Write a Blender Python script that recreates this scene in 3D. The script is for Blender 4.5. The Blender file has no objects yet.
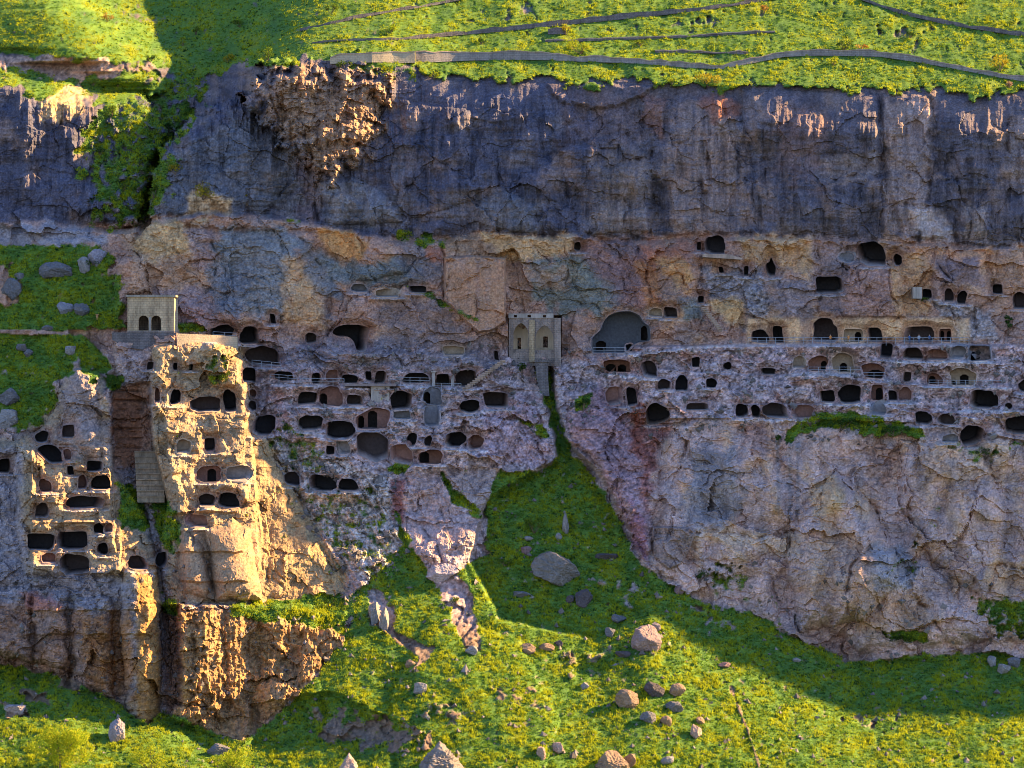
import bpy, bmesh, math, random
import numpy as np
from mathutils import Vector, Matrix

# ------------------------------------------------------------------ camera, light, exposure
sc = bpy.context.scene
COL = sc.collection
CAMD = 600.0                      # camera stands 600 m in front of the cliff
PX = 0.2                          # metres per pixel at the cliff plane
cam_d = bpy.data.cameras.new('camera'); cam = bpy.data.objects.new('camera', cam_d); COL.objects.link(cam)
cam.location = (0, -CAMD, 0); cam.rotation_euler = (math.radians(90), 0, 0)
cam_d.sensor_width = 36.0; cam_d.lens = 18.0 * CAMD / (512 * PX)
cam_d.clip_start = 1.0; cam_d.clip_end = 6000.0
sc.camera = cam
SUN = Vector((0.84, 0.24, 0.50)).normalized()      # towards the sun: right, a little behind the cliff
EL = math.asin(SUN.z); AZ = math.atan2(SUN.x, SUN.y)
w = bpy.data.worlds.new('World'); sc.world = w; w.use_nodes = True
nt = w.node_tree; bgn = nt.nodes['Background']; bl = nt.nodes.new('ShaderNodeMix'); bl.data_type = 'RGBA'; bl.blend_type = 'MULTIPLY'; bl.inputs[0].default_value = 1; bl.inputs[7].default_value = (0.95, 0.95, 1.10, 1)
sky = nt.nodes.new('ShaderNodeTexSky'); sky.sky_type = 'NISHITA'; sky.sun_disc = False
sky.sun_elevation = EL; sky.sun_rotation = AZ; sky.altitude = 1300; sky.air_density = 1.3; sky.dust_density = 0.3; sky.ozone_density = 5.0
nt.links.new(sky.outputs[0], bl.inputs[6]); nt.links.new(bl.outputs[2], bgn.inputs[0]); bgn.inputs[1].default_value = 0.074
sl = bpy.data.lights.new('sun', 'SUN'); sl.energy = 5.0; sl.angle = math.radians(0.5); sl.color = (1.0, 0.67, 0.29)
so = bpy.data.objects.new('sun', sl); COL.objects.link(so); so.rotation_euler = SUN.to_track_quat('Z', 'Y').to_euler()
so.location = (300, 100, 250)
sc.view_settings.view_transform = 'Standard'; sc.view_settings.look = 'None'
sc.view_settings.exposure = 2.25; sc.view_settings.gamma = 1.0; sc.view_settings.use_curve_mapping = False
sc.cycles.filter_width = 0.95; sc.cycles.max_bounces = 5; sc.cycles.diffuse_bounces = 3

# ------------------------------------------------------------------ helpers
rng = np.random.default_rng(7)
def P(u, v, h):
    """photo column u, row v at h metres in front of the cliff plane -> world point"""
    k = PX * (CAMD - h) / CAMD
    return np.stack([(u - 512) * k, -h + 0 * u, (384 - v) * k], -1)
def P1(u, v, h):
    k = PX * (CAMD - h) / CAMD
    return Vector(((u - 512) * k, -h, (384 - v) * k))
def sstep(a, b, x):
    t = np.clip((x - a) / (b - a), 0, 1); return t * t * (3 - 2 * t)
def perlin(x, y, seed=0):
    r = np.random.default_rng(seed); perm = r.permutation(256); perm = np.concatenate([perm, perm])
    ang = r.random(256) * 2 * np.pi; gx = np.cos(ang).astype(np.float32); gy = np.sin(ang).astype(np.float32)
    xi = np.floor(x).astype(np.int64); yi = np.floor(y).astype(np.int64); xf = (x - xi).astype(np.float32); yf = (y - yi).astype(np.float32)
    a = xi & 255; b = yi & 255; a1 = (a + 1) & 255; b1 = (b + 1) & 255
    def g(i, j, fx, fy):
        k = perm[perm[i] + j]; return gx[k] * fx + gy[k] * fy
    s = xf * xf * xf * (xf * (xf * 6 - 15) + 10); t = yf * yf * yf * (yf * (yf * 6 - 15) + 10)
    n0 = g(a, b, xf, yf); n1 = g(a1, b, xf - 1, yf); n2 = g(a, b1, xf, yf - 1); n3 = g(a1, b1, xf - 1, yf - 1)
    n0 = n0 + s * (n1 - n0); n2 = n2 + s * (n3 - n2)
    return (n0 + t * (n2 - n0)) * 1.5
def fbm(x, y, seed=0, octv=4, gain=0.5):
    o = 0; a = 1.0; n = 0
    for k in range(octv):
        o = o + a * perlin(x * 2 ** k, y * 2 ** k, seed + 17 * k); n += a; a *= gain
    return o / n
def ridged(x, y, seed=0, octv=4):
    o = 0; a = 1.0; n = 0
    for k in range(octv):
        o = o + a * (1 - 2 * np.abs(perlin(x * 2 ** k, y * 2 ** k, seed + 31 * k))); n += a; a *= 0.5
    return o / n
def worley(x, y, seed=0):
    """F1, F2, three random numbers of the nearest cell, offset from its centre"""
    r = np.random.default_rng(seed); T = r.random((128, 128, 5)).astype(np.float32)
    xi = np.floor(x).astype(np.int64); yi = np.floor(y).astype(np.int64)
    f1 = np.full(x.shape, 9.0, np.float32); f2 = f1.copy(); bi = np.zeros(x.shape, np.int64); bj = bi.copy()
    bx = np.zeros(x.shape, np.float32); by = bx.copy()
    for di in (-1, 0, 1):
        for dj in (-1, 0, 1):
            i = (xi + di) & 127; j = (yi + dj) & 127
            dx = (x - (xi + di + T[i, j, 0])).astype(np.float32); dy = (y - (yi + dj + T[i, j, 1])).astype(np.float32)
            d = dx * dx + dy * dy
            m = d < f1
            f2 = np.where(m, f1, np.minimum(f2, d)); f1 = np.where(m, d, f1)
            bi = np.where(m, i, bi); bj = np.where(m, j, bj); bx = np.where(m, dx, bx); by = np.where(m, dy, by)
    R = T[bi, bj]
    return np.sqrt(f1), np.sqrt(f2), R[..., 2], R[..., 3], R[..., 4], bx, by
def facets(x, y, seed):
    f1, f2, a, b, c, dx, dy = worley(x, y, seed)
    return (a - 0.5) + (b - 0.5) * 1.6 * dx + (c - 0.5) * 1.6 * dy, f2 - f1
def lin(x, pts):
    p = np.array(pts, float); return np.interp(x, p[:, 0], p[:, 1])

# ------------------------------------------------------------------ the ground sheet, sampled over photo columns and rows
us = np.concatenate([np.linspace(-170, -12, 36), np.arange(-10, 1035, 1.0), 1034 + np.cumsum(np.linspace(1.2, 12, 215))])
vs = np.concatenate([np.linspace(-150, -12, 47), np.arange(-10, 779, 1.0), 778 + np.cumsum(np.linspace(1.2, 9, 28))])
U, V = np.meshgrid(us, vs); NV, NU = U.shape
IDX_U = lambda u: np.interp(u, us, np.arange(NU))
IDX_V = lambda v: np.interp(v, vs, np.arange(NV))
def samp(A, u, v):
    x = IDX_U(np.asarray(u, float)); y = IDX_V(np.asarray(v, float))
    x0 = np.clip(x.astype(int), 0, NU - 2); y0 = np.clip(y.astype(int), 0, NV - 2); fx = x - x0; fy = y - y0
    if A.ndim == 3: fx = fx[..., None]; fy = fy[..., None]
    return (A[y0, x0] * (1 - fx) + A[y0, x0 + 1] * fx) * (1 - fy) + (A[y0 + 1, x0] * (1 - fx) + A[y0 + 1, x0 + 1] * fx) * fy
def sdf(poly, pad=30):
    """signed distance in px (inside > 0) on the sub-window of a polygon"""
    p = np.array(poly, float)
    i0 = np.searchsorted(us, p[:, 0].min() - pad); i1 = np.searchsorted(us, p[:, 0].max() + pad)
    j0 = np.searchsorted(vs, p[:, 1].min() - pad); j1 = np.searchsorted(vs, p[:, 1].max() + pad)
    s = (slice(j0, j1), slice(i0, i1)); x = U[s]; y = V[s]
    d2 = np.full(x.shape, 1e9); ins = np.zeros(x.shape, bool)
    for k in range(len(p)):
        a = p[k]; b = p[(k + 1) % len(p)]; e = b - a; L = e @ e + 1e-9
        t = np.clip(((x - a[0]) * e[0] + (y - a[1]) * e[1]) / L, 0, 1)
        d2 = np.minimum(d2, (x - a[0] - t * e[0]) ** 2 + (y - a[1] - t * e[1]) ** 2)
        if a[1] != b[1]:
            c = ((a[1] > y) != (b[1] > y)) & (x < (b[0] - a[0]) * (y - a[1]) / (b[1] - a[1]) + a[0]); ins ^= c
    return s, np.where(ins, 1, -1) * np.sqrt(d2)

# large noise fields shared by everything
WX = fbm(U / 40, V / 40, 1, 4); WY = fbm(U / 40, V / 40, 2, 4)
NB = fbm(U / 14, V / 14, 3, 4)          # outline break-up
NS = fbm(U / 5, V / 34, 5, 4)           # vertical streaks

# ---- profile columns: (row, metres in front) from the hilltop down to the foot
cols = [
 (-170, [(-150, -92), (92, 2), (222, 8), (226, 9), (330, 19), (440, 29), (650, 47), (780, 92), (900, 134)]),
 (0,    [(-150, -90), (88, 2), (222, 8), (226, 9), (330, 20), (440, 30), (655, 50), (780, 94), (900, 136)]),
 (70,   [(-150, -104), (104, 0), (224, 6), (230, 9), (330, 20), (440, 30), (675, 59), (780, 94), (900, 136)]),
 (110,  [(-150, -150), (112, -6), (226, 2), (232, 10), (330, 20), (440, 30), (700, 64), (780, 92), (900, 134)]),
 (150,  [(-150, -148), (98, -20), (222, -4), (230, 11), (330, 18), (440, 28), (715, 69), (780, 90), (900, 132)]),
 (210,  [(-150, -138), (76, -28), (206, 3), (214, 10), (330, 17), (440, 27), (735, 71), (780, 92), (900, 134)]),
 (260,  [(-150, -124), (68, -8), (214, 5), (222, 10), (338, 16), (440, 26), (690, 65), (780, 96), (900, 138)]),
 (290,  [(-150, -116), (64, 3), (218, 6), (224, 10), (340, 16), (440, 26), (640, 56), (780, 97), (900, 139)]),
 (345,  [(-150, -104), (60, 4), (224, 6), (230, 9), (345, 15), (450, 27), (590, 48), (780, 99), (900, 141)]),
 (400,  [(-150, -94), (66, 2), (240, 6), (244, 8), (350, 14), (456, 26), (590, 49), (780, 99), (900, 141)]),
 (450,  [(-150, -90), (78, 0), (238, 5), (242, 8), (350, 13), (440, 24), (592, 50), (780, 98), (900, 140)]),
 (500,  [(-150, -90), (78, 0), (230, 4), (236, 7), (350, 11), (410, 19), (600, 50), (780, 98), (900, 140)]),
 (545,  [(-150, -90), (80, 0), (234, 4), (240, 7), (352, 8), (400, 16), (610, 51), (780, 98), (900, 140)]),
 (600,  [(-150, -90), (82, 0), (238, 4), (242, 7), (352, 12), (410, 20), (630, 53), (780, 96), (900, 138)]),
 (650,  [(-150, -90), (82, 0), (240, 4), (243, 7), (346, 13), (420, 24), (566, 41), (780, 94), (900, 136)]),
 (700,  [(-150, -90), (84, 0), (237, 4), (241, 7), (345, 13), (420, 24), (596, 43), (780, 92), (900, 134)]),
 (800,  [(-150, -90), (86, 0), (235, 5), (239, 7), (345, 13), (420, 24), (628, 40), (780, 88), (900, 130)]),
 (860,  [(-150, -90), (89, 0), (239, 5), (242, 7), (345, 13), (424, 24), (655, 40), (780, 85), (900, 127)]),
 (960,  [(-150, -90), (93, 0), (246, 5), (249, 7), (345, 13), (432, 25), (646, 39), (780, 84), (900, 126)]),
 (1024, [(-150, -90), (94, 0), (246, 5), (249, 7), (345, 13), (440, 26), (655, 39), (780, 83), (900, 125)]),
 (1180, [(-150, -90), (90, 0), (246, 5), (249, 7), (345, 13), (440, 26), (655, 40), (780, 84), (900, 126)]),
 (1320, [(-150, -90), (88, 0), (246, 5), (249, 7), (345, 13), (440, 26), (655, 40), (780, 84), (900, 126)]),
 (1440, [(-150, -90), (36, 1), (246, 5), (249, 7), (345, 13), (440, 26), (655, 39), (780, 83), (900, 125)]),  # unseen crest raised from here on, to push its shadow down the meadow
 (2600, [(-150, -90), (34, 1), (246, 5), (249, 7), (345, 13), (440, 26), (655, 39), (780, 83), (900, 125)]),
]
H = np.zeros_like(U)
cu = np.array([c[0] for c in cols], float); K = len(cols[0][1])
kv = [np.interp(us, cu, [c[1][k][0] for c in cols]) for k in range(K)]
kh = [np.interp(us, cu, [c[1][k][1] for c in cols]) for k in range(K)]
VW = V + 8 * WY * (1 - .5*sstep(600,700,U)) * sstep(60, 110, V) * (1 - 0.6 * sstep(300, 340, V))        # wobble of the bends
for k in range(K - 1):
    v0, v1, h0, h1 = kv[k], kv[k + 1], kh[k], kh[k + 1]
    t = (VW - v0) / (v1 - v0)
    seg = h0 + (h1 - h0) * t
    m = (t >= 0) if k == 0 else (t >= 0)
    H = np.where(m | (k == 0), seg, H)
def blur(A, r, axis):
    p = [(0, 0), (0, 0)]; p[axis] = (r, r); B = np.cumsum(np.pad(A, p, 'edge'), axis)
    n = A.shape[axis]; i = np.arange(n)
    B = np.concatenate([np.zeros_like(np.take(B, [0], axis)), B], axis)
    return (np.take(B, i + 2 * r + 1, axis) - np.take(B, i, axis)) / (2 * r + 1)
CREST = kv[1]; DARKB = np.interp(us, [-170, 0, 60, 110, 150, 230, 330, 360, 420, 470, 480, 560, 640, 700, 760, 900, 960, 1024, 2600],
                                 [222, 225, 222, 228, 216, 218, 222, 232, 242, 234, 229, 238, 240, 236, 234, 240, 246, 245, 245])
CREST2 = np.broadcast_to(CREST, U.shape); DARK2 = np.broadcast_to(DARKB, U.shape) + 11 * fbm(U / 55, 0 * V + 3.3, 46, 4)

# ---- features standing in front of / cut into that sheet
def feature(poly, prof, rnd=14, rh=5, tilt=0, u0=0, br=2.5, keep=False):
    s, d = sdf(poly); d = d + br * NB[s] * 2
    t = np.clip(d / rnd, 0, 1)
    hh = lin(V[s], prof) + tilt * (U[s] - u0) - rh * (1 - np.sqrt(np.clip(1 - (1 - t) ** 2, 0, 1)))
    H[s] = np.where(d > 0, np.maximum(H[s], hh), H[s])
def raise_(poly, dh, feather=6, br=2.0, fade=None):
    s, d = sdf(poly); d = d + br * NB[s] * 2
    H[s] += dh * sstep(0, feather, d) * (sstep(fade[1], fade[0], V[s]) if fade else 1)
def dome(poly, dh, rnd=30, br=2.0):
    s, d = sdf(poly); d = d + br * NB[s] * 2; t = np.clip(d / rnd, 0, 1)
    H[s] += dh * np.sqrt(np.clip(1 - (1 - t) ** 2, 0, 1))
def carve(poly, prof, feather=4, br=1.0):
    s, d = sdf(poly); d = d + br * NB[s] * 2
    t = sstep(-feather * .5, feather * .5, d); H[s] = H[s] * (1 - t) + np.minimum(H[s], lin(V[s], prof)) * t
def flat(poly, prof, feather=2, br=0.0, tilt=0, u0=0):
    s, d = sdf(poly); t = sstep(0, feather, d + br * NB[s]); H[s] = H[s] * (1 - t) + (lin(V[s], prof) + tilt * (U[s] - u0)) * t

# side gully in the upper cliff (dark chasm)
carve([(206, 20), (222, 20), (214, 75), (205, 95), (178, 170), (160, 232), (138, 232), (150, 185), (172, 140), (192, 90)], [(20, -30), (100, -24), (232, -6)], 14, 3)
# scree slope left of the chasm
feature([(60, 120), (100, 92), (150, 95), (165, 130), (150, 180), (135, 228), (70, 228)], [(90, -8), (228, 8)], 30, 8, br=5)
feature([(-170, -60), (50, -60), (80, 0), (96, 30), (96, 64), (84, 62), (50, 58), (20, 54), (-170, 48)], [(-60, -52), (-20, -36), (66, 0)], 44, 9, br=8)
feature([(40, -60), (50, -60), (80, 0), (132, 30), (176, 62), (160, 92), (120, 88), (84, 66), (50, 58), (40, 0)], [(-60, -50), (-20, -34), (66, 1), (90, 7)], 30, 6, tilt=-0.25, u0=70, br=6)
dome([(420, 76), (560, 84), (600, 150), (560, 236), (430, 236)], 2.4, 50)
dome([(740, 88), (880, 92), (885, 200), (850, 240), (765, 236)], 2.6, 45)
dome([(930, 94), (1060, 96), (1060, 240), (960, 240)], 2.2, 40)
dome([(400, 100), (470, 110), (476, 200), (410, 220)], 2.2, 30)
raise_([(520, 168), (650, 162), (656, 240), (480, 240)], 1.0, 5, 5)
raise_([(700, 178), (900, 170), (1060, 186), (1060, 250), (690, 244)], 1.1, 5, 6)
raise_([(160, 186), (330, 190), (400, 205), (410, 238), (150, 230)], 1.4, 6, 5)
_hb = blur(blur(H, 26, 1), 26, 1) + 1.2 * fbm(U / 40, V / 30, 41, 3); _t = sstep(6, -14, V - CREST2); H = H * (1 - _t) + _hb * _t
# promontory that catches the sun
feature([(240, 100), (262, 66), (330, 60), (398, 66), (392, 100), (376, 140), (362, 160), (338, 182), (312, 172), (285, 140), (262, 130)],
        [(60, 6.5), (70, 7.5), (185, 12)], 34, 6, tilt=-0.035, u0=320, br=12)
feature([(160, 150), (190, 120), (230, 100), (262, 100), (300, 170), (318, 220), (150, 232), (148, 200)], [(95, 2), (230, 10)], 40, 8, br=4)
# bulge at the foot of the dark cliff
dome([(318, 182), (352, 176), (388, 196), (404, 222), (330, 226)], 3.0, 22)
dome([(478, 200), (505, 190), (535, 205), (540, 234), (480, 232)], 2.5, 18)
dome([(560, 150), (620, 130), (655, 160), (650, 230), (580, 236)], 2.0, 24)
raise_([(880, 92), (932, 95), (930, 200), (950, 240), (905, 240), (885, 180)], 1.6, 4)
raise_([(672, 95), (738, 95), (760, 236), (664, 238), (655, 170)], 1.2, 6)
raise_([(540, 80), (660, 84), (640, 100), (600, 112), (560, 104)], 1.5, 5)
# pink massif above the left caves
feature([(125, 262), (140, 232), (160, 216), (215, 224), (252, 224), (300, 220), (338, 226), (346, 262), (332, 338), (232, 344), (182, 330), (140, 300), (126, 290)],
        [(215, 12.5), (240, 13.5), (320, 15.5), (345, 16.5)], 18, 6, tilt=-0.017, u0=190, br=3)
feature([(116, 262), (130, 250), (146, 262), (150, 292), (128, 296), (116, 330)], [(240, 17), (330, 22)], 8, 4, tilt=-0.03, u0=130)
dome([(250, 240), (292, 232), (325, 260), (330, 320), (262, 322)], 2.0, 30)
dome([(330, 296), (352, 286), (378, 298), (378, 326), (330, 328)], 2.6, 16)
dome([(352, 232), (400, 244), (405, 275), (355, 282)], 1.8, 14)
raise_([(300, 345), (420, 350), (480, 350), (500, 385), (300, 385), (262, 372)], 1.6, 5)
# flat hewn walls / terraces on the right
dome([(640, 244), (700, 244), (700, 330), (652, 340), (630, 280)], 2.2, 26)
dome([(845, 262), (900, 262), (905, 318), (835, 318)], 2.4, 16)
dome([(935, 248), (985, 252), (992, 300), (960, 318), (930, 300)], 2.4, 18)
flat([(746, 316), (970, 316), (970, 343.5), (746, 343.5)], [(316, 11.6), (343, 11.8)], 2)
raise_([(600, 345), (1120, 344.0), (1120, 460), (930, 425), (790, 420), (640, 420)], 3.2, 2, 0.4)
raise_([(640, 366), (745, 374), (838, 374.5), (866, 379), (948, 386), (990, 384), (1120, 384), (1120, 470), (930, 430), (790, 424), (640, 424)], 1.6, 2, 1.0)
raise_([(740, 403), (838, 403), (880, 402), (910, 411), (1000, 411), (1120, 411), (1120, 480), (930, 445), (790, 424), (740, 420)], 1.4, 2, 1.0)
flat([(444, 257), (470, 255), (506, 258), (506, 322), (492, 331), (478, 333), (466, 322), (444, 300)], [(255, 14.0), (333, 14.6)], 1.6, .6)
flat([(652, 526), (690, 527), (696, 532), (690, 548), (682, 564), (668, 570), (652, 556)], [(526, 39.5), (570, 41.5)], 1.6, 1)
# crumbled left slope ledges
raise_([(268, 384), (345, 386), (400, 387), (446, 384), (500, 388), (530, 400), (500, 470), (380, 470), (500, 500), (380, 520), (250, 500)], 1.8, 3, 1.5, (420, 500))
raise_([(285, 410), (400, 411), (420, 405), (460, 412), (520, 420), (500, 520), (300, 520)], 1.3, 3, 2, (440, 505))
raise_([(300, 436), (400, 432), (470, 448), (470, 530), (300, 540)], 1.4, 3, 2, (462, 520))
# rock spur in the middle
feature([(388, 470), (412, 460), (440, 468), (470, 505), (486, 545), (470, 560), (456, 556), (440, 580), (400, 540)], [(460, 30), (510, 36), (560, 46)], 14, 5, br=4)
feature([(420, 548), (456, 556), (482, 600), (478, 655), (462, 648), (446, 600)], [(548, 44), (655, 58.0)], 9, 1.6, br=3)
# grassy gully below the stair: lower than both banks
carve([(536, 366), (551, 366), (558, 410), (566, 440), (604, 480), (640, 555), (660, 600), (600, 640), (500, 620), (470, 560), (486, 500), (540, 468), (558, 462), (553, 430)],
      [(366, 6), (400, 12), (450, 20), (500, 29), (560, 39), (640, 54)], 5, 1.2)
# right bank: pinkish ribs
dome([(566, 395), (590, 385), (630, 430), (660, 470), (650, 560), (636, 540), (600, 468), (572, 440)], 3.4, 16, 3)
# big right-hand lower cliff
feature([(650, 520), (664, 440), (690, 400), (960, 400), (1140, 400), (1140, 660), (1000, 645), (960, 648), (905, 650), (858, 658), (800, 632), (760, 605), (700, 590), (650, 565)],
        [(395, 20), (419, 28.0), (428, 29.3), (440, 30.5), (470, 31.5), (560, 36), (600, 38.5), (660, 43)], 26, 7, br=3)
dome([(786, 560), (800, 510), (835, 470), (868, 500), (892, 545), (900, 580), (865, 620), (800, 632)], 7.5, 26, 3)
dome([(836, 560), (880, 548), (930, 560), (960, 600), (990, 640), (930, 660), (870, 662), (830, 630)], 3.6, 28, 3)
dome([(900, 440), (980, 446), (1010, 520), (985, 600), (930, 560), (900, 500)], 5.0, 28, 3)
dome([(690, 440), (770, 450), (790, 520), (760, 560), (690, 560), (660, 520)], 2.6, 46, 3)
raise_([(648, 527), (690, 527), (697, 536), (697, 563), (650, 563)], -0.5, 4)

# left towers
feature([(-180, 440), (-20, 444), (20, 440), (44, 426), (60, 402), (60, 384), (76, 368), (100, 372), (110, 392), (114, 470), (140, 500), (158, 560), (162, 640), (150, 700), (128, 690), (95, 684), (60, 668), (0, 655), (-180, 650)],
        [(366, 31.5), (400, 34.5), (440, 38), (500, 44.5), (560, 53), (580, 57), (690, 63)], 10, 4.5, tilt=0.012, u0=80, br=2)
feature([(22, 442), (60, 448), (112, 470), (150, 560), (150, 576), (24, 576), (16, 520)], [(440, 39), (500, 47), (545, 54), (576, 58)], 9, 3, br=2)
feature([(18, 446), (44, 446), (52, 480), (36, 545), (22, 520), (14, 470)], [(440, 40.5), (545, 55)], 8, 3, tilt=-0.05, u0=30, br=2)
feature([(122, 566), (158, 556), (162, 640), (161, 722), (146, 730), (128, 716), (120, 640)], [(556, 59), (600, 65.5), (730, 76)], 20, 7, tilt=-0.02, u0=146, br=2.6)
for (a_, b_, t_, e_, d_) in ((-20, 30, 590, 655, 3), (34, 66, 596, 668, 3.5), (72, 112, 600, 690, 4.5)): dome([(a_, t_), (b_, t_ - 6), (b_ + 2, e_ + 8), (a_, e_)], d_, 18, 3)
feature([(58, 392), (62, 382), (76, 368), (100, 372), (111, 392), (114, 468), (96, 478), (64, 440)], [(366, 33), (400, 37), (470, 43.5)], 24, 9, tilt=-0.02, u0=90, br=2)
feature([(96, 390), (110, 388), (114, 480), (150, 545), (158, 575), (146, 575), (100, 480)], [(388, 35), (470, 42.5), (575, 57.5)], 7, 2.5, tilt=-0.06, u0=105)
# bell tower terrace and tower B
feature([(112, 332), (176, 330), (190, 340), (236, 348), (252, 372), (150, 400), (128, 392), (116, 372)], [(328, 22.0), (334, 25.6), (372, 29), (400, 31)], 8, 3, br=1.5)
flat([(128, 334), (175, 334), (175, 350), (128, 352)], [(334, 25.8), (352, 26.6)], 2)
feature([(150, 372), (165, 350), (215, 345), (240, 360), (250, 400), (262, 434), (300, 500), (345, 575), (352, 600), (344, 640), (300, 692), (244, 746), (206, 735), (172, 716), (168, 610), (158, 560), (164, 500), (152, 450), (148, 400)],
        [(345, 28.5), (420, 35), (500, 44.5), (560, 52), (596, 57), (606, 58)], 14, 4, tilt=-0.07, u0=215, br=2.5)
feature([(170, 604), (346, 604), (352, 612), (344, 642), (300, 694), (244, 748), (206, 737), (172, 718)], [(600, 63), (745, 71.5)], 8, 3, tilt=-0.085, u0=215, br=2.5)
feature([(152, 345), (215, 342), (244, 360), (252, 410), (246, 440), (250, 500), (215, 512), (175, 505), (168, 450), (152, 420)],
        [(342, 29.5), (420, 35.5), (512, 46)], 10, 3.5, tilt=-0.02, u0=205, br=2)
feature([(176, 540), (190, 530), (204, 545), (214, 590), (206, 600), (176, 596)], [(530, 53), (600, 62)], 16, 7, br=1.5)
feature([(206, 530), (232, 518), (250, 530), (262, 600), (215, 602)], [(518, 52), (602, 62)], 20, 6, tilt=-.05, u0=230, br=1.5)
raise_([(176, 612), (210, 606), (262, 604), (346, 612), (340, 640), (250, 745), (200, 735), (176, 715)], 1.0, 3, 3)
for (a, b, d) in ((196, 222, 2.0), (262, 285, 1.8), (226, 246, 1.4), (300, 318, 1.4)):
    dome([(a, 615), (b, 610), (b + 3, 720), (a - 2, 700)], d, 11, 4)
for v_, x0_, x1_ in ((413.5, 164, 250), (454, 168, 254), (482.5, 176, 258), (509, 180, 256)):
    raise_([(x0_, v_), (x1_, v_ - 2), (x1_ + 6, v_ + 60), (x1_ - 10, v_ + 100), (x0_ + 4, v_ + 100)], 1.3, 2.5, 1.5)
for v_, x0_, x1_ in ((445, 30, 112), (465, 40, 112), (492, 36, 116), (519, 30, 122), (551.5, 24, 140), (576, 24, 150)):
    raise_([(x0_, v_), (x1_, v_ - 1), (x1_, v_ + 60), (x0_, v_ + 60)], 1.2, 2.5, 1.5)
# recess with the stair between the two towers
carve([(113, 386), (150, 382), (152, 440), (168, 505), (160, 545), (134, 500), (113, 470)], [(380, 27.5), (448, 31.5), (505, 38.5), (545, 47)], 3, 0.4)
feature([(144, 498), (178, 500), (184, 606), (158, 606)], [(498, 39.5), (560, 49.5), (604, 58)], 5, 2, br=2)
carve([(161, 606), (178, 608), (182, 706), (166, 712)], [(600, 57), (720, 68)], 9, 3)
carve([(509,316),(561,316),(561,356),(509,356)], [(316,5),(356,5)], 1.5, 0)
def crevice(line, depth=1.6, width=1.6, wob=9):
    p = np.array(line, float); s, _ = sdf(list(line) + list(line[::-1]), 12); x = U[s] + wob * WX[s] * 1.5; y = V[s] + wob * WY[s] * 1.5
    d2 = np.full(x.shape, 1e9)
    for k in range(len(p) - 1):
        a = p[k]; e = p[k + 1] - a; L = e @ e; t = np.clip(((x - a[0]) * e[0] + (y - a[1]) * e[1]) / L, 0, 1)
        d2 = np.minimum(d2, (x - a[0] - t * e[0]) ** 2 + (y - a[1] - t * e[1]) ** 2)
    H[s] -= depth * .62 * np.exp(-np.sqrt(d2) / width) * (.25 + 1.1 * sstep(-.25, .3, NB[s] + .5 * WX[s]))
for ln, dp, wd in (([(835, 473), (868, 500), (888, 540), (905, 575)], 3, 2), ([(786, 560), (800, 520), (835, 473)], 2.5, 2), ([(905, 575), (930, 620), (962, 652)], 3, 2), ([(888, 545), (862, 556), (843, 600), (846, 650)], 2.4, 2),
    ([(695, 530), (760, 537), (800, 531), (818, 520)], 2.2, 1.6), ([(900, 440), (906, 500), (926, 545)], 2, 1.6), ([(960, 600), (986, 570), (1030, 560)], 2.6, 2), ([(760, 560), (776, 590), (800, 632)], 2, 2), ([(985, 470), (972, 520), (985, 570)], 1.6, 1.6), ([(690, 440), (676, 480), (690, 527)], 1.4, 1.6),
    ([(820, 178), (850, 171), (868, 158), (878, 140)], 1.8, 1.4), ([(880, 100), (884, 236)], 2, 2.4), ([(655, 130), (650, 236)], 2.2, 3), ([(262, 72), (285, 140), (312, 182), (318, 222)], 2.4, 2), ([(905, 205), (950, 214), (958, 246)], 1.8, 1.6), ([(962, 200), (972, 245)], 1.4, 1.5), ([(1008, 120), (1016, 190)], 1.6, 2), ([(560, 120), (600, 150), (640, 160)], 1.6, 2), ([(742, 110), (770, 170), (765, 230)], 1.6, 2.5),
    ([(930, 256), (945, 272), (959, 287)], 2, 1.3), ([(814, 236), (822, 265), (816, 318)], 1.8, 2), ([(640, 244), (652, 300), (648, 320)], 1.6, 1.6), ([(346, 226), (364, 246), (366, 264)], 2, 1.5), ([(298, 236), (322, 264), (346, 300)], 1.6, 2), ([(208, 226), (214, 262), (205, 300)], 1.6, 1.6), ([(442, 244), (446, 300)], 1.8, 1.5), ([(530, 262), (560, 300), (600, 312)], 1.3, 1.5), ([(700, 240), (703, 300)], 1.8, 2), ([(888, 266), (896, 318)], 1.6, 2), ([(985, 252), (992, 300)], 1.6, 2),
    ([(60, 452), (56, 500), (22, 545)], 1.6, 1.6), ([(262, 440), (300, 510), (340, 575)], 1.4, 2.5), ([(208, 530), (214, 598)], 2.2, 2), ([(262, 520), (268, 598)], 1.6, 2), ([(404, 470), (420, 520), (442, 560)], 1.8, 1.8), ([(440, 470), (446, 540)], 1.4, 1.5), ([(600, 410), (612, 470), (640, 540)], 2.2, 2), ([(634, 420), (648, 500)], 1.8, 2)): crevice(ln, dp, wd)
LEDGES = [[(600, 356), (650, 353), (700, 346), (746, 344.6), (970, 344.6)], [(790, 374), (862, 374.6), (890, 379.5)], [(893, 361.5), (992, 362)], [(925, 387), (1012, 388)], [(818, 404), (914, 403)], [(958, 410.5), (1030, 411)], [(733, 418.6), (816, 419.6)], [(606, 373.5), (660, 379)], [(268, 384), (345, 386.5), (396, 388)], [(396, 385), (462, 390)], [(296, 406.5), (366, 407)], [(388, 411), (445, 406.5)], [(456, 413.5), (511, 409)], [(296, 432), (358, 440)], [(355, 431), (394, 432)], [(405, 448), (487, 451)], [(415, 465), (446, 465)], [(303, 492.5), (362, 493)], [(205, 342), (263, 345.5)], [(245, 368), (283, 368.5)], [(330, 353.5), (372, 353.5)]]
LEDGE = np.zeros_like(U)
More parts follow.
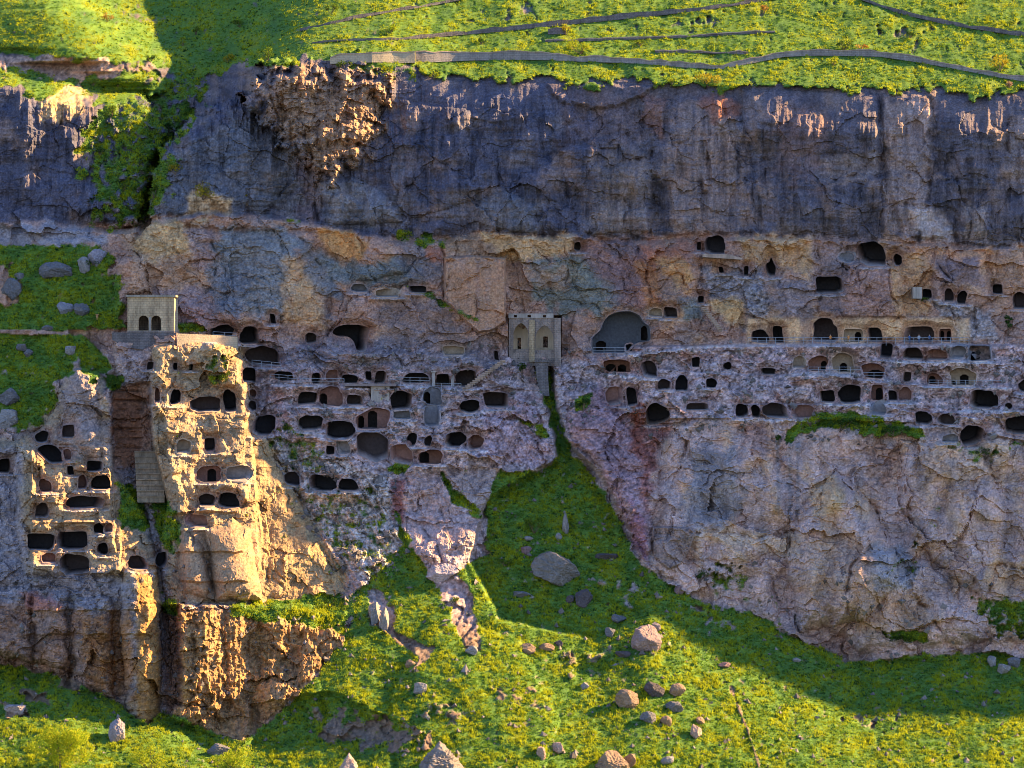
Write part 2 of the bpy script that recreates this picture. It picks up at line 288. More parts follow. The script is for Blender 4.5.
for ln in LEDGES:
    p = np.array(ln, float); sl_ = (slice(np.searchsorted(vs, p[:, 1].min() - 8), np.searchsorted(vs, p[:, 1].max() + 14)), slice(np.searchsorted(us, p[0, 0] - 4), np.searchsorted(us, p[-1, 0] + 4)))
    yl = np.interp(U[sl_], p[:, 0], p[:, 1]) + 1.2 * NB[sl_]; e_ = sstep(p[0, 0] - 4, p[0, 0] + 3, U[sl_]) * sstep(p[-1, 0] + 4, p[-1, 0] - 3, U[sl_])
    H[sl_] += 1.5 * e_ * sstep(-.8, .6, V[sl_] - yl) * sstep(11, 2, V[sl_] - yl); LEDGE[sl_] = np.maximum(LEDGE[sl_], e_ * sstep(-1.2, -.2, V[sl_] - yl) * sstep(3.2, 1.4, V[sl_] - yl) * sstep(-.7, 0, NB[sl_] + .3))
# lower grass humps and the shady hollow bottom centre-left
dome([(250, 705), (330, 690), (380, 712), (420, 730), (340, 790), (240, 790)], -6.0, 40)
dome([(-60, 690), (60, 680), (160, 720), (230, 760), (150, 840), (-60, 840)], 4.0, 40)
dome([(430, 610), (520, 640), (560, 720), (540, 790), (400, 790), (390, 700)], 3.0, 60)
# ------------------------------------------------------------------ zones: where rock, where grass
def region(poly, feather=5, br=6, ns=None):
    s, d = sdf(poly, 40); return s, sstep(-feather, feather, d + br * (NB if ns is None else ns)[s] * 2)
GR = sstep(5, -4, V - CREST2 - 14 * WX - 13 * NB - 5 * WY)          # upper hillside
def addgrass(poly, amt=1.0, feather=5, br=7):
    s, m = region(poly, feather, br); GR[s] = np.maximum(GR[s], amt * m)
def cutgrass(poly, amt=1.0, feather=5, br=6):
    s, m = region(poly, feather, br); GR[s] *= 1 - amt * m
HILL = GR.copy()
cutgrass([(-180, 70), (-10, 52), (60, 58), (100, 60), (160, 66), (200, 80), (150, 82), (90, 76), (60, 80), (10, 66), (-180, 85)], 0.75)
cutgrass([(40, 100), (70, 84), (100, 92), (90, 120), (50, 118)], 0.5)
SLOPE_POLY = [(536, 372), (551, 372), (560, 420), (572, 452), (606, 492), (640, 566), (700, 600), (762, 616), (800, 640), (858, 664), (905, 656), (960, 652), (1000, 652), (1060, 668), (2700, 668), (2700, 910), (-190, 910), (-190, 662), (0, 664), (60, 676), (100, 692), (146, 722), (165, 710), (200, 726), (244, 741), (300, 694), (345, 640), (352, 612), (345, 596), (372, 580), (400, 545), (395, 510), (410, 540), (440, 582), (486, 552), (486, 500), (500, 470), (540, 470), (556, 462), (552, 430)]
addgrass(SLOPE_POLY, 1, 3, 3)
SL = np.zeros_like(GR); _s, _m = region(SLOPE_POLY, 3, 3); SL[_s] = _m
BANK = [(-190, 236), (40, 238), (96, 236), (112, 268), (122, 300), (126, 332), (90, 332), (116, 372), (126, 384), (112, 388), (76, 366), (58, 385), (56, 405), (40, 428), (-190, 446)]
addgrass(BANK, 1, 6, 10)
BK = np.zeros_like(GR); _s, _m = region(BANK, 4, 5); BK[_s] = _m
addgrass([(120, 62), (222, 66), (196, 110), (170, 180), (152, 228), (96, 226), (76, 150), (100, 96)], 0.72, 8, 14)
addgrass([(150, 140), (175, 130), (170, 190), (145, 230)], 0.8, 8, 8)
addgrass([(225, 604), (300, 596), (350, 592), (352, 620), (340, 634), (290, 622), (235, 618)], 1, 4, 5)     # shelf on tower B
addgrass([(160, 590), (176, 598), (180, 620), (162, 610)], 0.8, 4, 3)
addgrass([(118, 482), (134, 486), (150, 520), (146, 532), (120, 530)], 1, 3, 3)                               # green tongue between the towers
addgrass([(150, 500), (170, 500), (182, 528), (176, 560), (160, 545)], 0.8, 3, 4)
addgrass([(176, 322), (205, 324), (208, 332), (178, 334)], 1, 2, 2)
addgrass([(205, 352), (232, 352), (232, 366), (220, 384), (206, 380)], 0.6, 3, 5)
addgrass([(812, 416), (840, 408), (880, 418), (912, 424), (930, 438), (905, 436), (870, 436), (840, 430), (800, 434), (790, 446), (786, 430)], 1, 3, 4)
addgrass([(940, 440), (990, 446), (1024, 442), (1000, 460), (985, 464), (950, 452)], 0.55, 3, 6)
addgrass([(880, 630), (926, 630), (930, 644), (884, 640)], 0.9, 3, 3)
addgrass([(704, 566), (740, 566), (748, 590), (712, 596)], 0.6, 3, 8)
addgrass([(900, 500), (930, 500), (960, 540), (985, 560), (960, 566), (925, 540)], 0.45, 4, 10)
addgrass([(885, 545), (915, 545), (920, 575), (890, 570)], 0.5, 4, 10)
addgrass([(970, 592), (1040, 600), (1040, 640), (985, 628)], 0.75, 4, 8)
addgrass([(575, 398), (592, 392), (592, 404), (574, 416)], 1, 2, 2)
addgrass([(400, 285), (428, 290), (450, 302), (480, 322), (464, 318), (430, 300)], 0.7, 2, 3)
addgrass([(515, 418), (540, 425), (556, 440), (540, 438)], 0.8, 2, 2)
addgrass([(280, 420), (300, 425), (330, 460), (300, 480), (270, 440)], 0.58, 4, 12)
addgrass([(300, 480), (370, 490), (395, 520), (390, 580), (330, 560)], 0.56, 6, 12)
addgrass([(395, 460), (412, 462), (405, 474), (390, 470)], 1, 2, 3)
addgrass([(440, 470), (470, 500), (486, 520), (478, 520), (450, 500)], 0.8, 2, 3)
addgrass([(480, 62), (560, 60), (590, 68), (560, 78), (500, 84)], 0.9, 4, 5)
addgrass([(640, 70), (700, 70), (820, 60), (900, 66), (980, 82), (900, 92), (780, 88), (660, 86)], 0.9, 4, 6)
addgrass([(330, 62), (420, 66), (420, 84), (380, 80)], 0.6, 3, 6)
addgrass([(395, 228), (450, 238), (440, 250), (400, 242)], 0.7, 3, 5)
addgrass([(280, 220), (310, 218), (300, 226)], 0.7, 3, 3)
addgrass([(250, 440), (262, 434), (345, 572), (350, 596), (300, 580)], 0.45, 6, 12)
cutgrass([(-190, 326), (60, 331), (112, 330), (112, 333), (60, 335), (-190, 330)], .9, 1, 1)
cutgrass([(729, 686), (732, 686), (749, 730), (765, 780), (762, 780), (746, 730)], .62, 1, 2)
for q_ in ([(560, 655), (600, 650), (604, 664), (570, 668)], [(500, 690), (540, 684), (536, 700), (505, 702)], [(850, 720), (900, 716), (890, 730)], [(420, 720), (450, 700), (470, 716), (440, 730)], [(600, 580), (640, 590), (630, 604)], [(700, 610), (730, 622), (716, 640)], [(120, 10), (160, 14), (150, 26)], [(480, 10), (540, 6), (530, 14)], [(640, 26), (720, 20), (700, 28)], [(880, 30), (940, 36), (920, 44)]): cutgrass(q_, .36, 8, 14)
cutgrass([(372, 620), (382, 622), (410, 640), (436, 646), (425, 664), (410, 672), (420, 656), (400, 646)], .6, 1, 2)
addgrass([(150, 350), (250, 350), (255, 440), (250, 520), (170, 520)], .42, 6, 14)
addgrass([(40, 440), (110, 470), (150, 560), (30, 560)], .42, 6, 14)
addgrass([(290, 386), (470, 386), (470, 470), (300, 480)], .40, 6, 14)
addgrass([(620, 380), (760, 375), (760, 440), (640, 430)], .38, 6, 14)
addgrass([(700, 580), (790, 600), (800, 630), (720, 600)], .5, 6, 10)
# bare patches in the lower meadow
cutgrass([(414, 545), (450, 556), (472, 600), (480, 650), (466, 650), (450, 610)], 1, 3, 3)
cutgrass([(310, 715), (360, 716), (410, 728), (428, 745), (380, 748), (330, 740)], 0.55, 4, 12)
cutgrass([(20, 690), (45, 692), (48, 704), (24, 702)], 0.8, 3, 4)
cutgrass([(60, 676), (78, 676), (80, 690), (64, 690)], 0.8, 3, 4)
cutgrass([(0, 700), (20, 704), (30, 716), (8, 716)], 0.9, 3, 4)
cutgrass([(366, 590), (384, 590), (396, 618), (392, 632), (372, 626)], 0.6, 2, 4)
cutgrass([(-190, 228), (60, 226), (100, 236), (110, 244), (60, 246), (-190, 242)], 0.85, 3, 5)
cutgrass([(80, 332), (130, 330), (130, 372), (112, 360)], 0.9, 2, 3)
cutgrass([(-10, 265), (10, 268), (24, 300), (6, 304), (-10, 300)], 0.8, 3, 6)
GR = np.clip(GR, 0, 1)
GM = sstep(0.42, 0.62, GR * (0.80 + 0.55 * fbm(U / 9, V / 9, 61, 3)) + 0.02 * NB)

# ------------------------------------------------------------------ rock colour
C = np.zeros(U.shape + (3,), np.float32); SPK = np.zeros_like(U)      # SPK: how crumbly / speckled
RG = np.ones_like(U)                                                     # roughness of the relief
def mix(mask, col, s=None):
    s = s or (slice(None), slice(None)); m = mask[..., None]; C[s] = C[s] * (1 - m) + np.array(col, np.float32) * m
def paint(poly, col, feather=6, br=8, op=0.85, streak=0.0, spk=None, rg=None):
    s, d = sdf(poly, 40); m = sstep(-feather, feather, d + br * NB[s] * 2) * op
    if streak: m = m * np.clip(1 - streak + streak * (0.5 + 1.6 * NS[s]), 0, 1)
    mix(m, col, s)
    if spk is not None: SPK[s] = SPK[s] * (1 - m) + spk * m
    if rg is not None: RG[s] = RG[s] * (1 - m) + rg * m
C[:] = (0.36, 0.31, 0.30); SPK[:] = 0.5
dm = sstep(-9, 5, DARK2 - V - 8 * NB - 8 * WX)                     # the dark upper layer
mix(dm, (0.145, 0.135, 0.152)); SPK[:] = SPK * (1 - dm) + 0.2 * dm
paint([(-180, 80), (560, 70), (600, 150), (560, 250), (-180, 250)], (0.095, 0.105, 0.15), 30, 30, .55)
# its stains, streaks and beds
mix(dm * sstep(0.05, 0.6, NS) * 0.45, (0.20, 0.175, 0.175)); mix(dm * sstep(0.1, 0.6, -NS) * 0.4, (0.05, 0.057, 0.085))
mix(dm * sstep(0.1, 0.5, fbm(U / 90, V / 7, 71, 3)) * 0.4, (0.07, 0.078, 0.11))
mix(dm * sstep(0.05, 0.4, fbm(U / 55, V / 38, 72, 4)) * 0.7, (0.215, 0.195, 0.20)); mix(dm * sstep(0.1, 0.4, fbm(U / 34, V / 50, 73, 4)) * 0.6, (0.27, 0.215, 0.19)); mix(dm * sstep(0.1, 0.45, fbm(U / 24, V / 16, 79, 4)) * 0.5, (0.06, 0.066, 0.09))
paint([(318, 182), (352, 176), (388, 196), (404, 222), (330, 228)], (0.22, 0.22, 0.235), 8, 5, .8, rg=.5)
paint([(478, 198), (505, 188), (535, 205), (540, 234), (480, 234)], (0.19, 0.19, 0.205), 8, 5, .7, rg=.5)
paint([(595, 150), (650, 140), (655, 232), (590, 236)], (0.25, 0.215, 0.20), 12, 16, .8, .6)
paint([(560, 90), (640, 96), (650, 140), (560, 150)], (0.17, 0.14, 0.15), 10, 12, .6, .5)
paint([(674, 105), (736, 105), (752, 236), (672, 238), (662, 170)], (0.30, 0.245, 0.225), 9, 10, .85, .55)
paint([(700, 96), (735, 98), (740, 116), (712, 124)], (0.25, 0.13, 0.10), 4, 6, .8, .4)
paint([(640, 96), (668, 100), (664, 142), (645, 120)], (0.24, 0.15, 0.13), 4, 6, .6, .4)
paint([(775, 110), (830, 120), (820, 190), (780, 170)], (0.21, 0.165, 0.165), 10, 14, .8, .3)
paint([(882, 100), (932, 104), (934, 180), (920, 236), (884, 236)], (0.32, 0.265, 0.245), 6, 9, .85, .35)
paint([(905, 205), (945, 212), (955, 246), (925, 246)], (0.40, 0.35, 0.33), 4, 5, .9, .2, rg=.5)
paint([(962, 205), (985, 205), (990, 245), (968, 245)], (0.30, 0.255, 0.235), 4, 5, .8, .3)
paint([(1008, 120), (1060, 120), (1060, 240), (1014, 190)], (0.30, 0.25, 0.23), 6, 8, .7, .4)
paint([(820, 160), (880, 150), (880, 180), (830, 182)], (0.30, 0.25, 0.22), 4, 8, .5, .2)
paint([(262, 74), (330, 66), (392, 76), (388, 110), (372, 150), (338, 180), (310, 170), (270, 130)], (0.33, 0.245, 0.18), 9, 16, .9, .3, spk=.6, rg=1.2)
paint([(268, 130), (310, 160), (316, 220), (290, 220)], (0.17, 0.135, 0.135), 8, 8, .7)
paint([(160, 150), (250, 110), (300, 150), (300, 210), (150, 225)], (0.17, 0.175, 0.19), 12, 12, .7, spk=.5, rg=1.3)
paint([(186, 196), (200, 186), (230, 200), (228, 216), (190, 214)], (0.40, 0.31, 0.22), 3, 4, .9, spk=.7)
paint([(30, 80), (85, 84), (86, 112), (45, 118), (34, 96)], (0.42, 0.33, 0.22), 4, 8, .85, spk=.7)
paint([(-180, 56), (90, 56), (160, 74), (80, 84), (-180, 80)], (0.36, 0.28, 0.24), 4, 8, .8, spk=.8)
# pink / tan layer
pk = sstep(-3, 3, V - DARK2 + 2 * NB) * sstep(372, 330, V + 8 * NB)
mix(pk, (0.37, 0.285, 0.25)); SPK[:] = SPK * (1 - pk) + .25 * pk
mix(pk * sstep(0.1, 0.5, fbm(U / 50, V / 40, 74, 4)) * .7, (0.27, 0.25, 0.25))
mix(pk * sstep(0.05, 0.5, fbm(U / 36, V / 50, 75, 4)) * .6, (0.46, 0.35, 0.26))
paint([(128, 240), (160, 218), (215, 226), (215, 300), (180, 310), (130, 290)], (0.39, 0.31, 0.255), 6, 8, .8)
paint([(140, 222), (205, 222), (205, 250), (150, 262), (135, 250)], (0.48, 0.38, 0.27), 5, 6, .8, spk=.5)
paint([(185, 225), (215, 226), (220, 268), (196, 272)], (0.30, 0.25, 0.25), 4, 4, .8)
paint([(218, 228), (300, 226), (290, 320), (225, 315), (208, 290)], (0.245, 0.265, 0.28), 8, 10, .85, spk=.4)
paint([(150, 288), (210, 290), (225, 330), (170, 325)], (0.30, 0.25, 0.25), 5, 6, .8)
paint([(284, 262), (304, 258), (326, 300), (322, 326), (284, 326)], (0.48, 0.375, 0.28), 6, 6, .9, .3, rg=.6)
paint([(316, 228), (350, 230), (366, 244), (364, 262), (340, 258), (322, 246)], (0.52, 0.355, 0.235), 3, 3, .9, rg=.5)
paint([(318, 258), (360, 264), (420, 260), (430, 284), (360, 286), (325, 280)], (0.205, 0.235, 0.245), 6, 8, .85)
paint([(296, 240), (322, 248), (345, 300), (315, 296)], (0.24, 0.245, 0.25), 5, 6, .8)
paint([(400, 245), (442, 240), (446, 285), (410, 285)], (0.25, 0.235, 0.24), 5, 8, .8)
paint([(425, 245), (446, 245), (446, 262), (430, 262)], (0.40, 0.23, 0.18), 3, 5, .7)
paint([(446, 236), (490, 232), (512, 238), (510, 258), (446, 258)], (0.36, 0.285, 0.23), 4, 5, .8)
paint([(480, 232), (575, 236), (580, 250), (530, 262), (500, 256)], (0.50, 0.385, 0.28), 3, 5, .9)
paint([(528, 262), (580, 256), (620, 285), (612, 312), (560, 312), (530, 300)], (0.20, 0.225, 0.215), 5, 8, .8)
paint([(530, 265), (570, 268), (565, 288), (535, 285)], (0.34, 0.27, 0.23), 4, 7, .7)
paint([(508, 266), (530, 270), (530, 312), (508, 312)], (0.36, 0.27, 0.22), 4, 5, .8)
paint([(576, 240), (700, 242), (690, 300), (640, 310), (600, 270)], (0.35, 0.225, 0.19), 6, 9, .8)
paint([(632, 246), (662, 250), (668, 320), (645, 300)], (0.37, 0.205, 0.165), 5, 6, .8, .3)
paint([(652, 256), (694, 262), (690, 320), (662, 330)], (0.46, 0.325, 0.215), 5, 6, .8, .3)
paint([(680, 300), (700, 296), (702, 320), (684, 320)], (0.22, 0.25, 0.25), 3, 4, .8)
paint([(600, 242), (640, 242), (640, 256), (610, 258)], (0.26, 0.225, 0.23), 4, 5, .8)
paint([(700, 268), (762, 268), (760, 300), (706, 300)], (0.265, 0.265, 0.285), 5, 8, .85, spk=.7)
paint([(706, 300), (744, 300), (744, 324), (722, 322)], (0.50, 0.385, 0.27), 4, 4, .9)
paint([(744, 288), (770, 292), (768, 330), (748, 330)], (0.30, 0.30, 0.315), 4, 5, .8, spk=1)
paint([(738, 236), (816, 236), (812, 286), (775, 262), (745, 262)], (0.49, 0.375, 0.275), 4, 6, .9, .25)
paint([(768, 278), (816, 280), (812, 316), (770, 316)], (0.27, 0.25, 0.26), 5, 7, .8, spk=.5)
paint([(808, 240), (858, 240), (856, 276), (816, 276)], (0.29, 0.245, 0.24), 5, 6, .8)
paint([(846, 268), (892, 266), (896, 318), (842, 318)], (0.355, 0.27, 0.245), 4, 6, .85, spk=.45)
paint([(888, 252), (932, 256), (930, 318), (896, 318)], (0.47, 0.345, 0.25), 4, 5, .9, .3)
paint([(918, 250), (992, 248), (1000, 270), (960, 262)], (0.51, 0.355, 0.27), 3, 5, .9)
paint([(934, 258), (978, 260), (984, 284), (945, 284)], (0.255, 0.225, 0.24), 4, 5, .8)
paint([(985, 258), (1060, 252), (1060, 290), (992, 318)], (0.41, 0.31, 0.255), 5, 6, .8, .2)
paint([(932, 298), (990, 310), (1000, 340), (968, 342), (936, 318)], (0.36, 0.35, 0.355), 4, 6, .8, spk=.8)
paint([(746, 317), (970, 317), (970, 344), (746, 344)], (0.56, 0.44, 0.33), 2, 1, .95, .35, spk=.1, rg=.12)
paint([(800, 318), (812, 318), (812, 343), (800, 343)], (0.27, 0.23, 0.22), 2, 2, .5)
# crumbling tiers
for (pl, col, sp) in (
    ([(262, 345), (500, 345), (530, 390), (556, 440), (546, 468), (440, 470), (380, 500), (300, 470), (255, 420)], (0.41, 0.35, 0.345), .9),
    ([(262, 345), (360, 345), (440, 352), (500, 350), (500, 372), (262, 372)], (0.31, 0.28, 0.29), .5),
    ([(480, 400), (530, 395), (557, 450), (540, 468), (480, 456)], (0.43, 0.345, 0.355), .7),
    ([(596, 346), (1130, 344), (1130, 440), (930, 430), (780, 420), (690, 424), (600, 400)], (0.42, 0.355, 0.35), .9),
    ([(266, 440), (330, 456), (395, 480), (400, 560), (370, 590), (340, 560)], (0.47, 0.43, 0.405), 1.0)):
    paint(pl, col, 5, 5, .85, spk=sp)
tiers = sstep(340, 350, V) * sstep(450, 420, V) * sstep(255, 265, U)
mix(tiers * 1.0 * sstep(.1, .4, fbm(U / 18, V / 14, 77, 3)) * .55, (0.35, 0.235, 0.215)); mix(tiers * sstep(.12, .45, fbm(U / 16, V / 12, 78, 3)) * .5, (0.46, 0.42, 0.41))
paint([(562, 372), (600, 380), (640, 430), (660, 480), (650, 565), (634, 545), (600, 468), (572, 445)], (0.34, 0.255, 0.27), 5, 5, .85, spk=.7)
paint([(560, 360), (596, 360), (600, 385), (575, 410), (562, 400)], (0.40, 0.355, 0.36), 5, 4, .8, spk=.9)
paint([(632, 402), (646, 402), (646, 462), (630, 450)], (0.30, 0.145, 0.115), 3, 4, .9)
paint([(640, 430), (672, 425), (668, 470), (648, 520), (640, 490)], (0.33, 0.185, 0.165), 4, 6, .8, spk=.8)
paint([(630, 500), (646, 520), (650, 566), (634, 548)], (0.31, 0.20, 0.235), 3, 4, .8)
paint([(394, 470), (440, 470), (480, 520), (482, 548), (440, 580), (400, 530)], (0.42, 0.35, 0.345), 4, 6, .9, spk=.4)
paint([(390, 480), (404, 480), (404, 524), (392, 520)], (0.28, 0.15, 0.145), 3, 3, .8)
paint([(414, 545), (450, 556), (476, 600), (480, 655), (462, 650), (440, 600)], (0.42, 0.34, 0.335), 4, 5, .9, spk=.6)
# the pale lower cliff on the right
lr = [(660, 440), (700, 424), (800, 420), (940, 436), (1140, 446), (1140, 670), (860, 664), (700, 600), (650, 566), (650, 500)]
paint(lr, (0.47, 0.385, 0.36), 6, 5, 1, spk=.2)
s_, m_ = region(lr, 6, 5)
C[s_] = C[s_] * (1 - (m_ * .7 * sstep(.0, .45, fbm(U[s_] / 45, V[s_] / 40, 80, 4)))[..., None]) + np.array((0.30, 0.265, 0.265)) * (m_ * .7 * sstep(.0, .45, fbm(U[s_] / 45, V[s_] / 40, 80, 4)))[..., None]
k_ = m_ * .75 * sstep(.02, .4, fbm(U[s_] / 30, V[s_] / 60, 81, 4)); C[s_] = C[s_] * (1 - k_[..., None]) + np.array((0.52, 0.405, 0.31)) * k_[..., None]
paint([(690, 455), (735, 450), (745, 500), (720, 535), (685, 525)], (0.27, 0.265, 0.28), 6, 9, .8, rg=.6)
paint([(700, 528), (800, 536), (800, 556), (700, 540)], (0.52, 0.43, 0.35), 4, 5, .8)
paint([(740, 425), (790, 430), (785, 470), (750, 450)], (0.33, 0.21, 0.17), 4, 8, .6, spk=.9)
paint([(860, 440), (905, 445), (900, 490), (868, 480)], (0.37, 0.255, 0.20), 4, 8, .6, spk=1)
paint([(905, 440), (985, 445), (1000, 480), (930, 485)], (0.45, 0.345, 0.26), 6, 10, .6, spk=.7)
paint([(806, 480), (835, 474), (848, 505), (815, 515)], (0.50, 0.39, 0.275), 4, 5, .7)
paint([(850, 590), (930, 592), (928, 632), (860, 632)], (0.40, 0.295, 0.22), 5, 7, .8, .2)
paint([(800, 545), (850, 520), (885, 560), (860, 610), (800, 600)], (0.40, 0.325, 0.275), 6, 9, .6)
paint([(870, 545), (910, 545), (915, 590), (875, 590)], (0.30, 0.305, 0.325), 4, 6, .8)
paint([(985, 560), (1130, 560), (1130, 600), (990, 590)], (0.46, 0.35, 0.25), 5, 8, .7)
for (x, y0_, y1_, w_) in ((706, 440, 520, 6), (735, 430, 480, 4), (762, 440, 560, 5), (860, 450, 560, 4), (920, 450, 540, 6), (950, 460, 600, 5), (985, 450, 540, 4), (1010, 470, 640, 7)): paint([(x - w_, y0_), (x + w_, y0_), (x + w_ * .6, y1_), (x - w_ * .5, y1_)], (0.25, 0.225, 0.235), 4, 6, .5, .5)
for x in (778, 790, 798): paint([(x - 2, 440), (x + 2, 440), (x + 1, 520), (x - 1, 520)], (0.24, 0.24, 0.255), 2, 2, .6)
mix(LEDGE * .75, (0.56, 0.49, 0.46))
# left towers
tw = [(-180, 440), (20, 438), (60, 384), (78, 366), (104, 372), (114, 470), (160, 560), (162, 732), (-180, 670)]
paint(tw, (0.34, 0.28, 0.215), 4, 3, .95, spk=.35)
paint([(-180, 446), (22, 448), (30, 560), (140, 582), (140, 700), (-180, 680)], (0.285, 0.27, 0.285), 5, 6, .9, spk=.5)  # greyer left flank and foot: the tower's shade painted into the rock
paint([(-180, 600), (40, 602), (130, 620), (136, 700), (-180, 680)], (0.30, 0.205, 0.155), 6, 6, .85, .3)
paint([(80, 620), (130, 610), (134, 700), (90, 690)], (0.33, 0.205, 0.125), 5, 6, .85, .4)
paint([(20, 592), (50, 594), (60, 606), (25, 610)], (0.33, 0.185, 0.165), 3, 4, .7)
paint([(136, 566), (160, 560), (161, 728), (136, 728)], (0.33, 0.215, 0.115), 3, 3, .9, .2, spk=.4)
paint([(22, 430), (112, 420), (112, 460), (60, 462)], (0.32, 0.265, 0.235), 3, 4, .8, rg=.5)
paint([(30, 440), (112, 470), (150, 560), (30, 572), (20, 500)], (0.36, 0.285, 0.205), 5, 6, .8, spk=.3)
paint([(150, 345), (244, 345), (262, 434), (345, 575), (350, 605), (170, 605), (150, 480)], (0.345, 0.28, 0.205), 5, 4, .95, spk=.4)
paint([(255, 440), (270, 440), (345, 572), (345, 600), (220, 600), (210, 525), (250, 515)], (0.36, 0.28, 0.185), 5, 5, .8, .3, spk=.25, rg=.5)
paint([(176, 532), (260, 520), (262, 600), (176, 600)], (0.36, 0.275, 0.21), 4, 4, .85, rg=.3, spk=.15)
paint([(164, 606), (230, 610), (346, 624), (344, 645), (300, 695), (244, 748), (170, 722)], (0.335, 0.23, 0.135), 5, 5, .95, .15, spk=.6, rg=1.1)
paint([(114, 386), (150, 384), (152, 450), (114, 470)], (0.38, 0.25, 0.185), 3, 2, .8, rg=.4)
# grey bare ledge and path on the left bank
paint([(-180, 224), (60, 224), (104, 234), (110, 246), (-180, 246)], (0.30, 0.31, 0.34), 4, 5, .8)
paint([(576, 244), (632, 240), (690, 296), (660, 330), (610, 300)], (0.235, 0.20, 0.205), 5, 12, .55)
paint([(636, 262), (655, 258), (662, 310), (648, 312)], (0.40, 0.25, 0.17), 4, 5, .8, .3)
paint([(820, 262), (850, 262), (842, 316), (818, 310)], (0.21, 0.19, 0.20), 4, 5, .7)
paint([(748, 316), (970, 316), (970, 319), (748, 319)], (0.22, 0.18, 0.17), 2, 3, .6)
paint([(205, 262), (250, 270), (240, 320), (210, 310)], (0.21, 0.215, 0.235), 5, 8, .7)
paint([(380, 300), (440, 300), (470, 345), (380, 345)], (0.25, 0.225, 0.225), 5, 8, .6)
paint([(330, 336), (500, 340), (500, 368), (300, 366), (262, 350)], (0.235, 0.215, 0.225), 5, 7, .6)
paint([(58, 392), (76, 366), (98, 372), (100, 430), (60, 440)], (0.30, 0.265, 0.265), 4, 4, .8)  # spire's shade painted in as grey, right edge left out
paint([(444, 257), (506, 258), (506, 322), (478, 333), (444, 300)], (0.40, 0.295, 0.235), 2, 2, .9, .45, spk=.1, rg=.12)
paint([(476, 262), (480, 262), (480, 330), (476, 330)], (0.26, 0.2, 0.18), 1.5, 2, .5)
paint([(652, 526), (690, 527), (696, 532), (682, 564), (668, 570), (652, 556)], (0.27, 0.23, 0.22), 2, 2, .85, .2, spk=.1, rg=.15)
paint([(112, 386), (140, 384), (142, 462), (124, 468), (112, 440)], (0.33, 0.20, 0.145), 2, 3, .9, spk=.25, rg=.4)
crs = np.exp(-((((V - 386) % 9.5) - 4.7) / 1.0) ** 2) * sstep(110, 114, U) * sstep(146, 140, U) * sstep(384, 388, V) * sstep(468, 460, V) * sstep(-.4, .1, NB)
C *= (1 - .4 * crs)[..., None]; H -= .5 * crs
soil = SL * sstep(.55, .3, GM) * .75; mix(soil * sstep(610, 640, V) , (0.20, 0.155, 0.115))
paint([(161, 606), (180, 608), (182, 706), (166, 716)], (0.24, 0.165, 0.14), 3, 2, .8)  # recess shade painted in as a darker brown
# crumble: light and dark grains, iron patches
sp1 = fbm(U / 4.0, V / 3.0, 90, 3); sp2 = perlin(U / 2.1, V / 1.7, 91)
gain = 1 + SPK * np.clip(1.25 * sp1 + .9 * fbm(U / 9, V / 6, 97, 3) + .35 * sp2, -.75, .9) + (1 - SPK) * .18 * sp1
big = 1 + .38 * fbm(U / 26, V / 26, 92, 3)
lum = C.mean(-1, keepdims=True); C = lum + (C - lum) * (1.5 + .3 * pk)[..., None]
C = C * np.clip((lum / .31), .5, 1.6) ** .35
C *= (1 + .25 * np.clip(perlin(U / 1.5, V / 1.3, 98) * 1.4, -1, 1) * (.35 + SPK))[..., None]
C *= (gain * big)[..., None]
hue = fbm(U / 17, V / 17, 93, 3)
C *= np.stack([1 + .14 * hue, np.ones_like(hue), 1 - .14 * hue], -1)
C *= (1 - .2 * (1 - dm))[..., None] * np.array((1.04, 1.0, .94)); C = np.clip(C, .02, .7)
# earth and grass under the tufts
gn = fbm(U / 24, V / 16, 95, 4); gf = fbm(U / 3.2, V / 2.6, 96, 2)
G = np.array((0.105, 0.18, 0.026)) * np.ones_like(C); 
dry = sstep(.05, .5, gn)[..., None]; G = G * (1 - dry * .6) + np.array((0.23, 0.24, 0.024)) * dry * .6
lush = sstep(.0, .5, -gn)[..., None]; G = G * (1 - lush * .5) + np.array((0.03, 0.095, 0.03)) * lush * .5
G *= (1 + .35 * gf)[..., None]
C *= np.array((1.05, .99, .98)); C = C * (1 - GM[..., None]) + G * GM[..., None]

# ------------------------------------------------------------------ relief
rock = 1 - GM
f1, c1 = facets((U + 14 * WX) / 34, (V + 14 * WY) / 26, 11)
f2, c2 = facets((U + 7 * WX) / 13, (V + 7 * WY) / 10, 12)
f3, c3 = facets(U / 5.5 + 1.2 * WX, V / 4.3 + 1.2 * WY, 13)
dmS = dm * rock
vert = fbm(U / 11, V / 70, 14, 3)                       # vertical ribs
bed = fbm(U / 120, (V + 6 * WX) / 8, 15, 3)             # bedding
patch = sstep(-.05, .35, fbm(U / 38, V / 30, 25, 3))           # cracks come in patches
rel = RG * (1.15 * f1 + .75 * f2 * (.35 + .65 * SPK) + .42 * f3 * (.25 + .6 * SPK)
      - .5 * sstep(.06, .0, c1) * patch - .30 * sstep(.09, .0, c2) * SPK * patch
      + .75 * fbm(U / 12, V / 10, 16, 4) + SPK * .28 * ridged(U / 8, V / 6, 18, 3) + (.03 + .06 * SPK) * perlin(U / 1.7, V / 1.7, 19))
rel = rel * (1 - .45 * dmS) + dmS * (1.1 * vert + .55 * bed + .8 * fbm(U / 6, V / 45, 45, 3) + 2.6 * fbm(U / 38, V / 48, 20, 4) + .6 * ridged(U / 26, V / 120, 26, 3) + 2.0 * (.55 - worley((U + 12 * WX) / 52, (V + 12 * WY) / 40, 37)[0]) + 1.1 * facets((U + 10 * WX) / 26, (V + 10 * WY) / 30, 38)[0])
f0, c0 = facets((U + 22 * WX) / 70, (V + 22 * WY) / 58, 10)
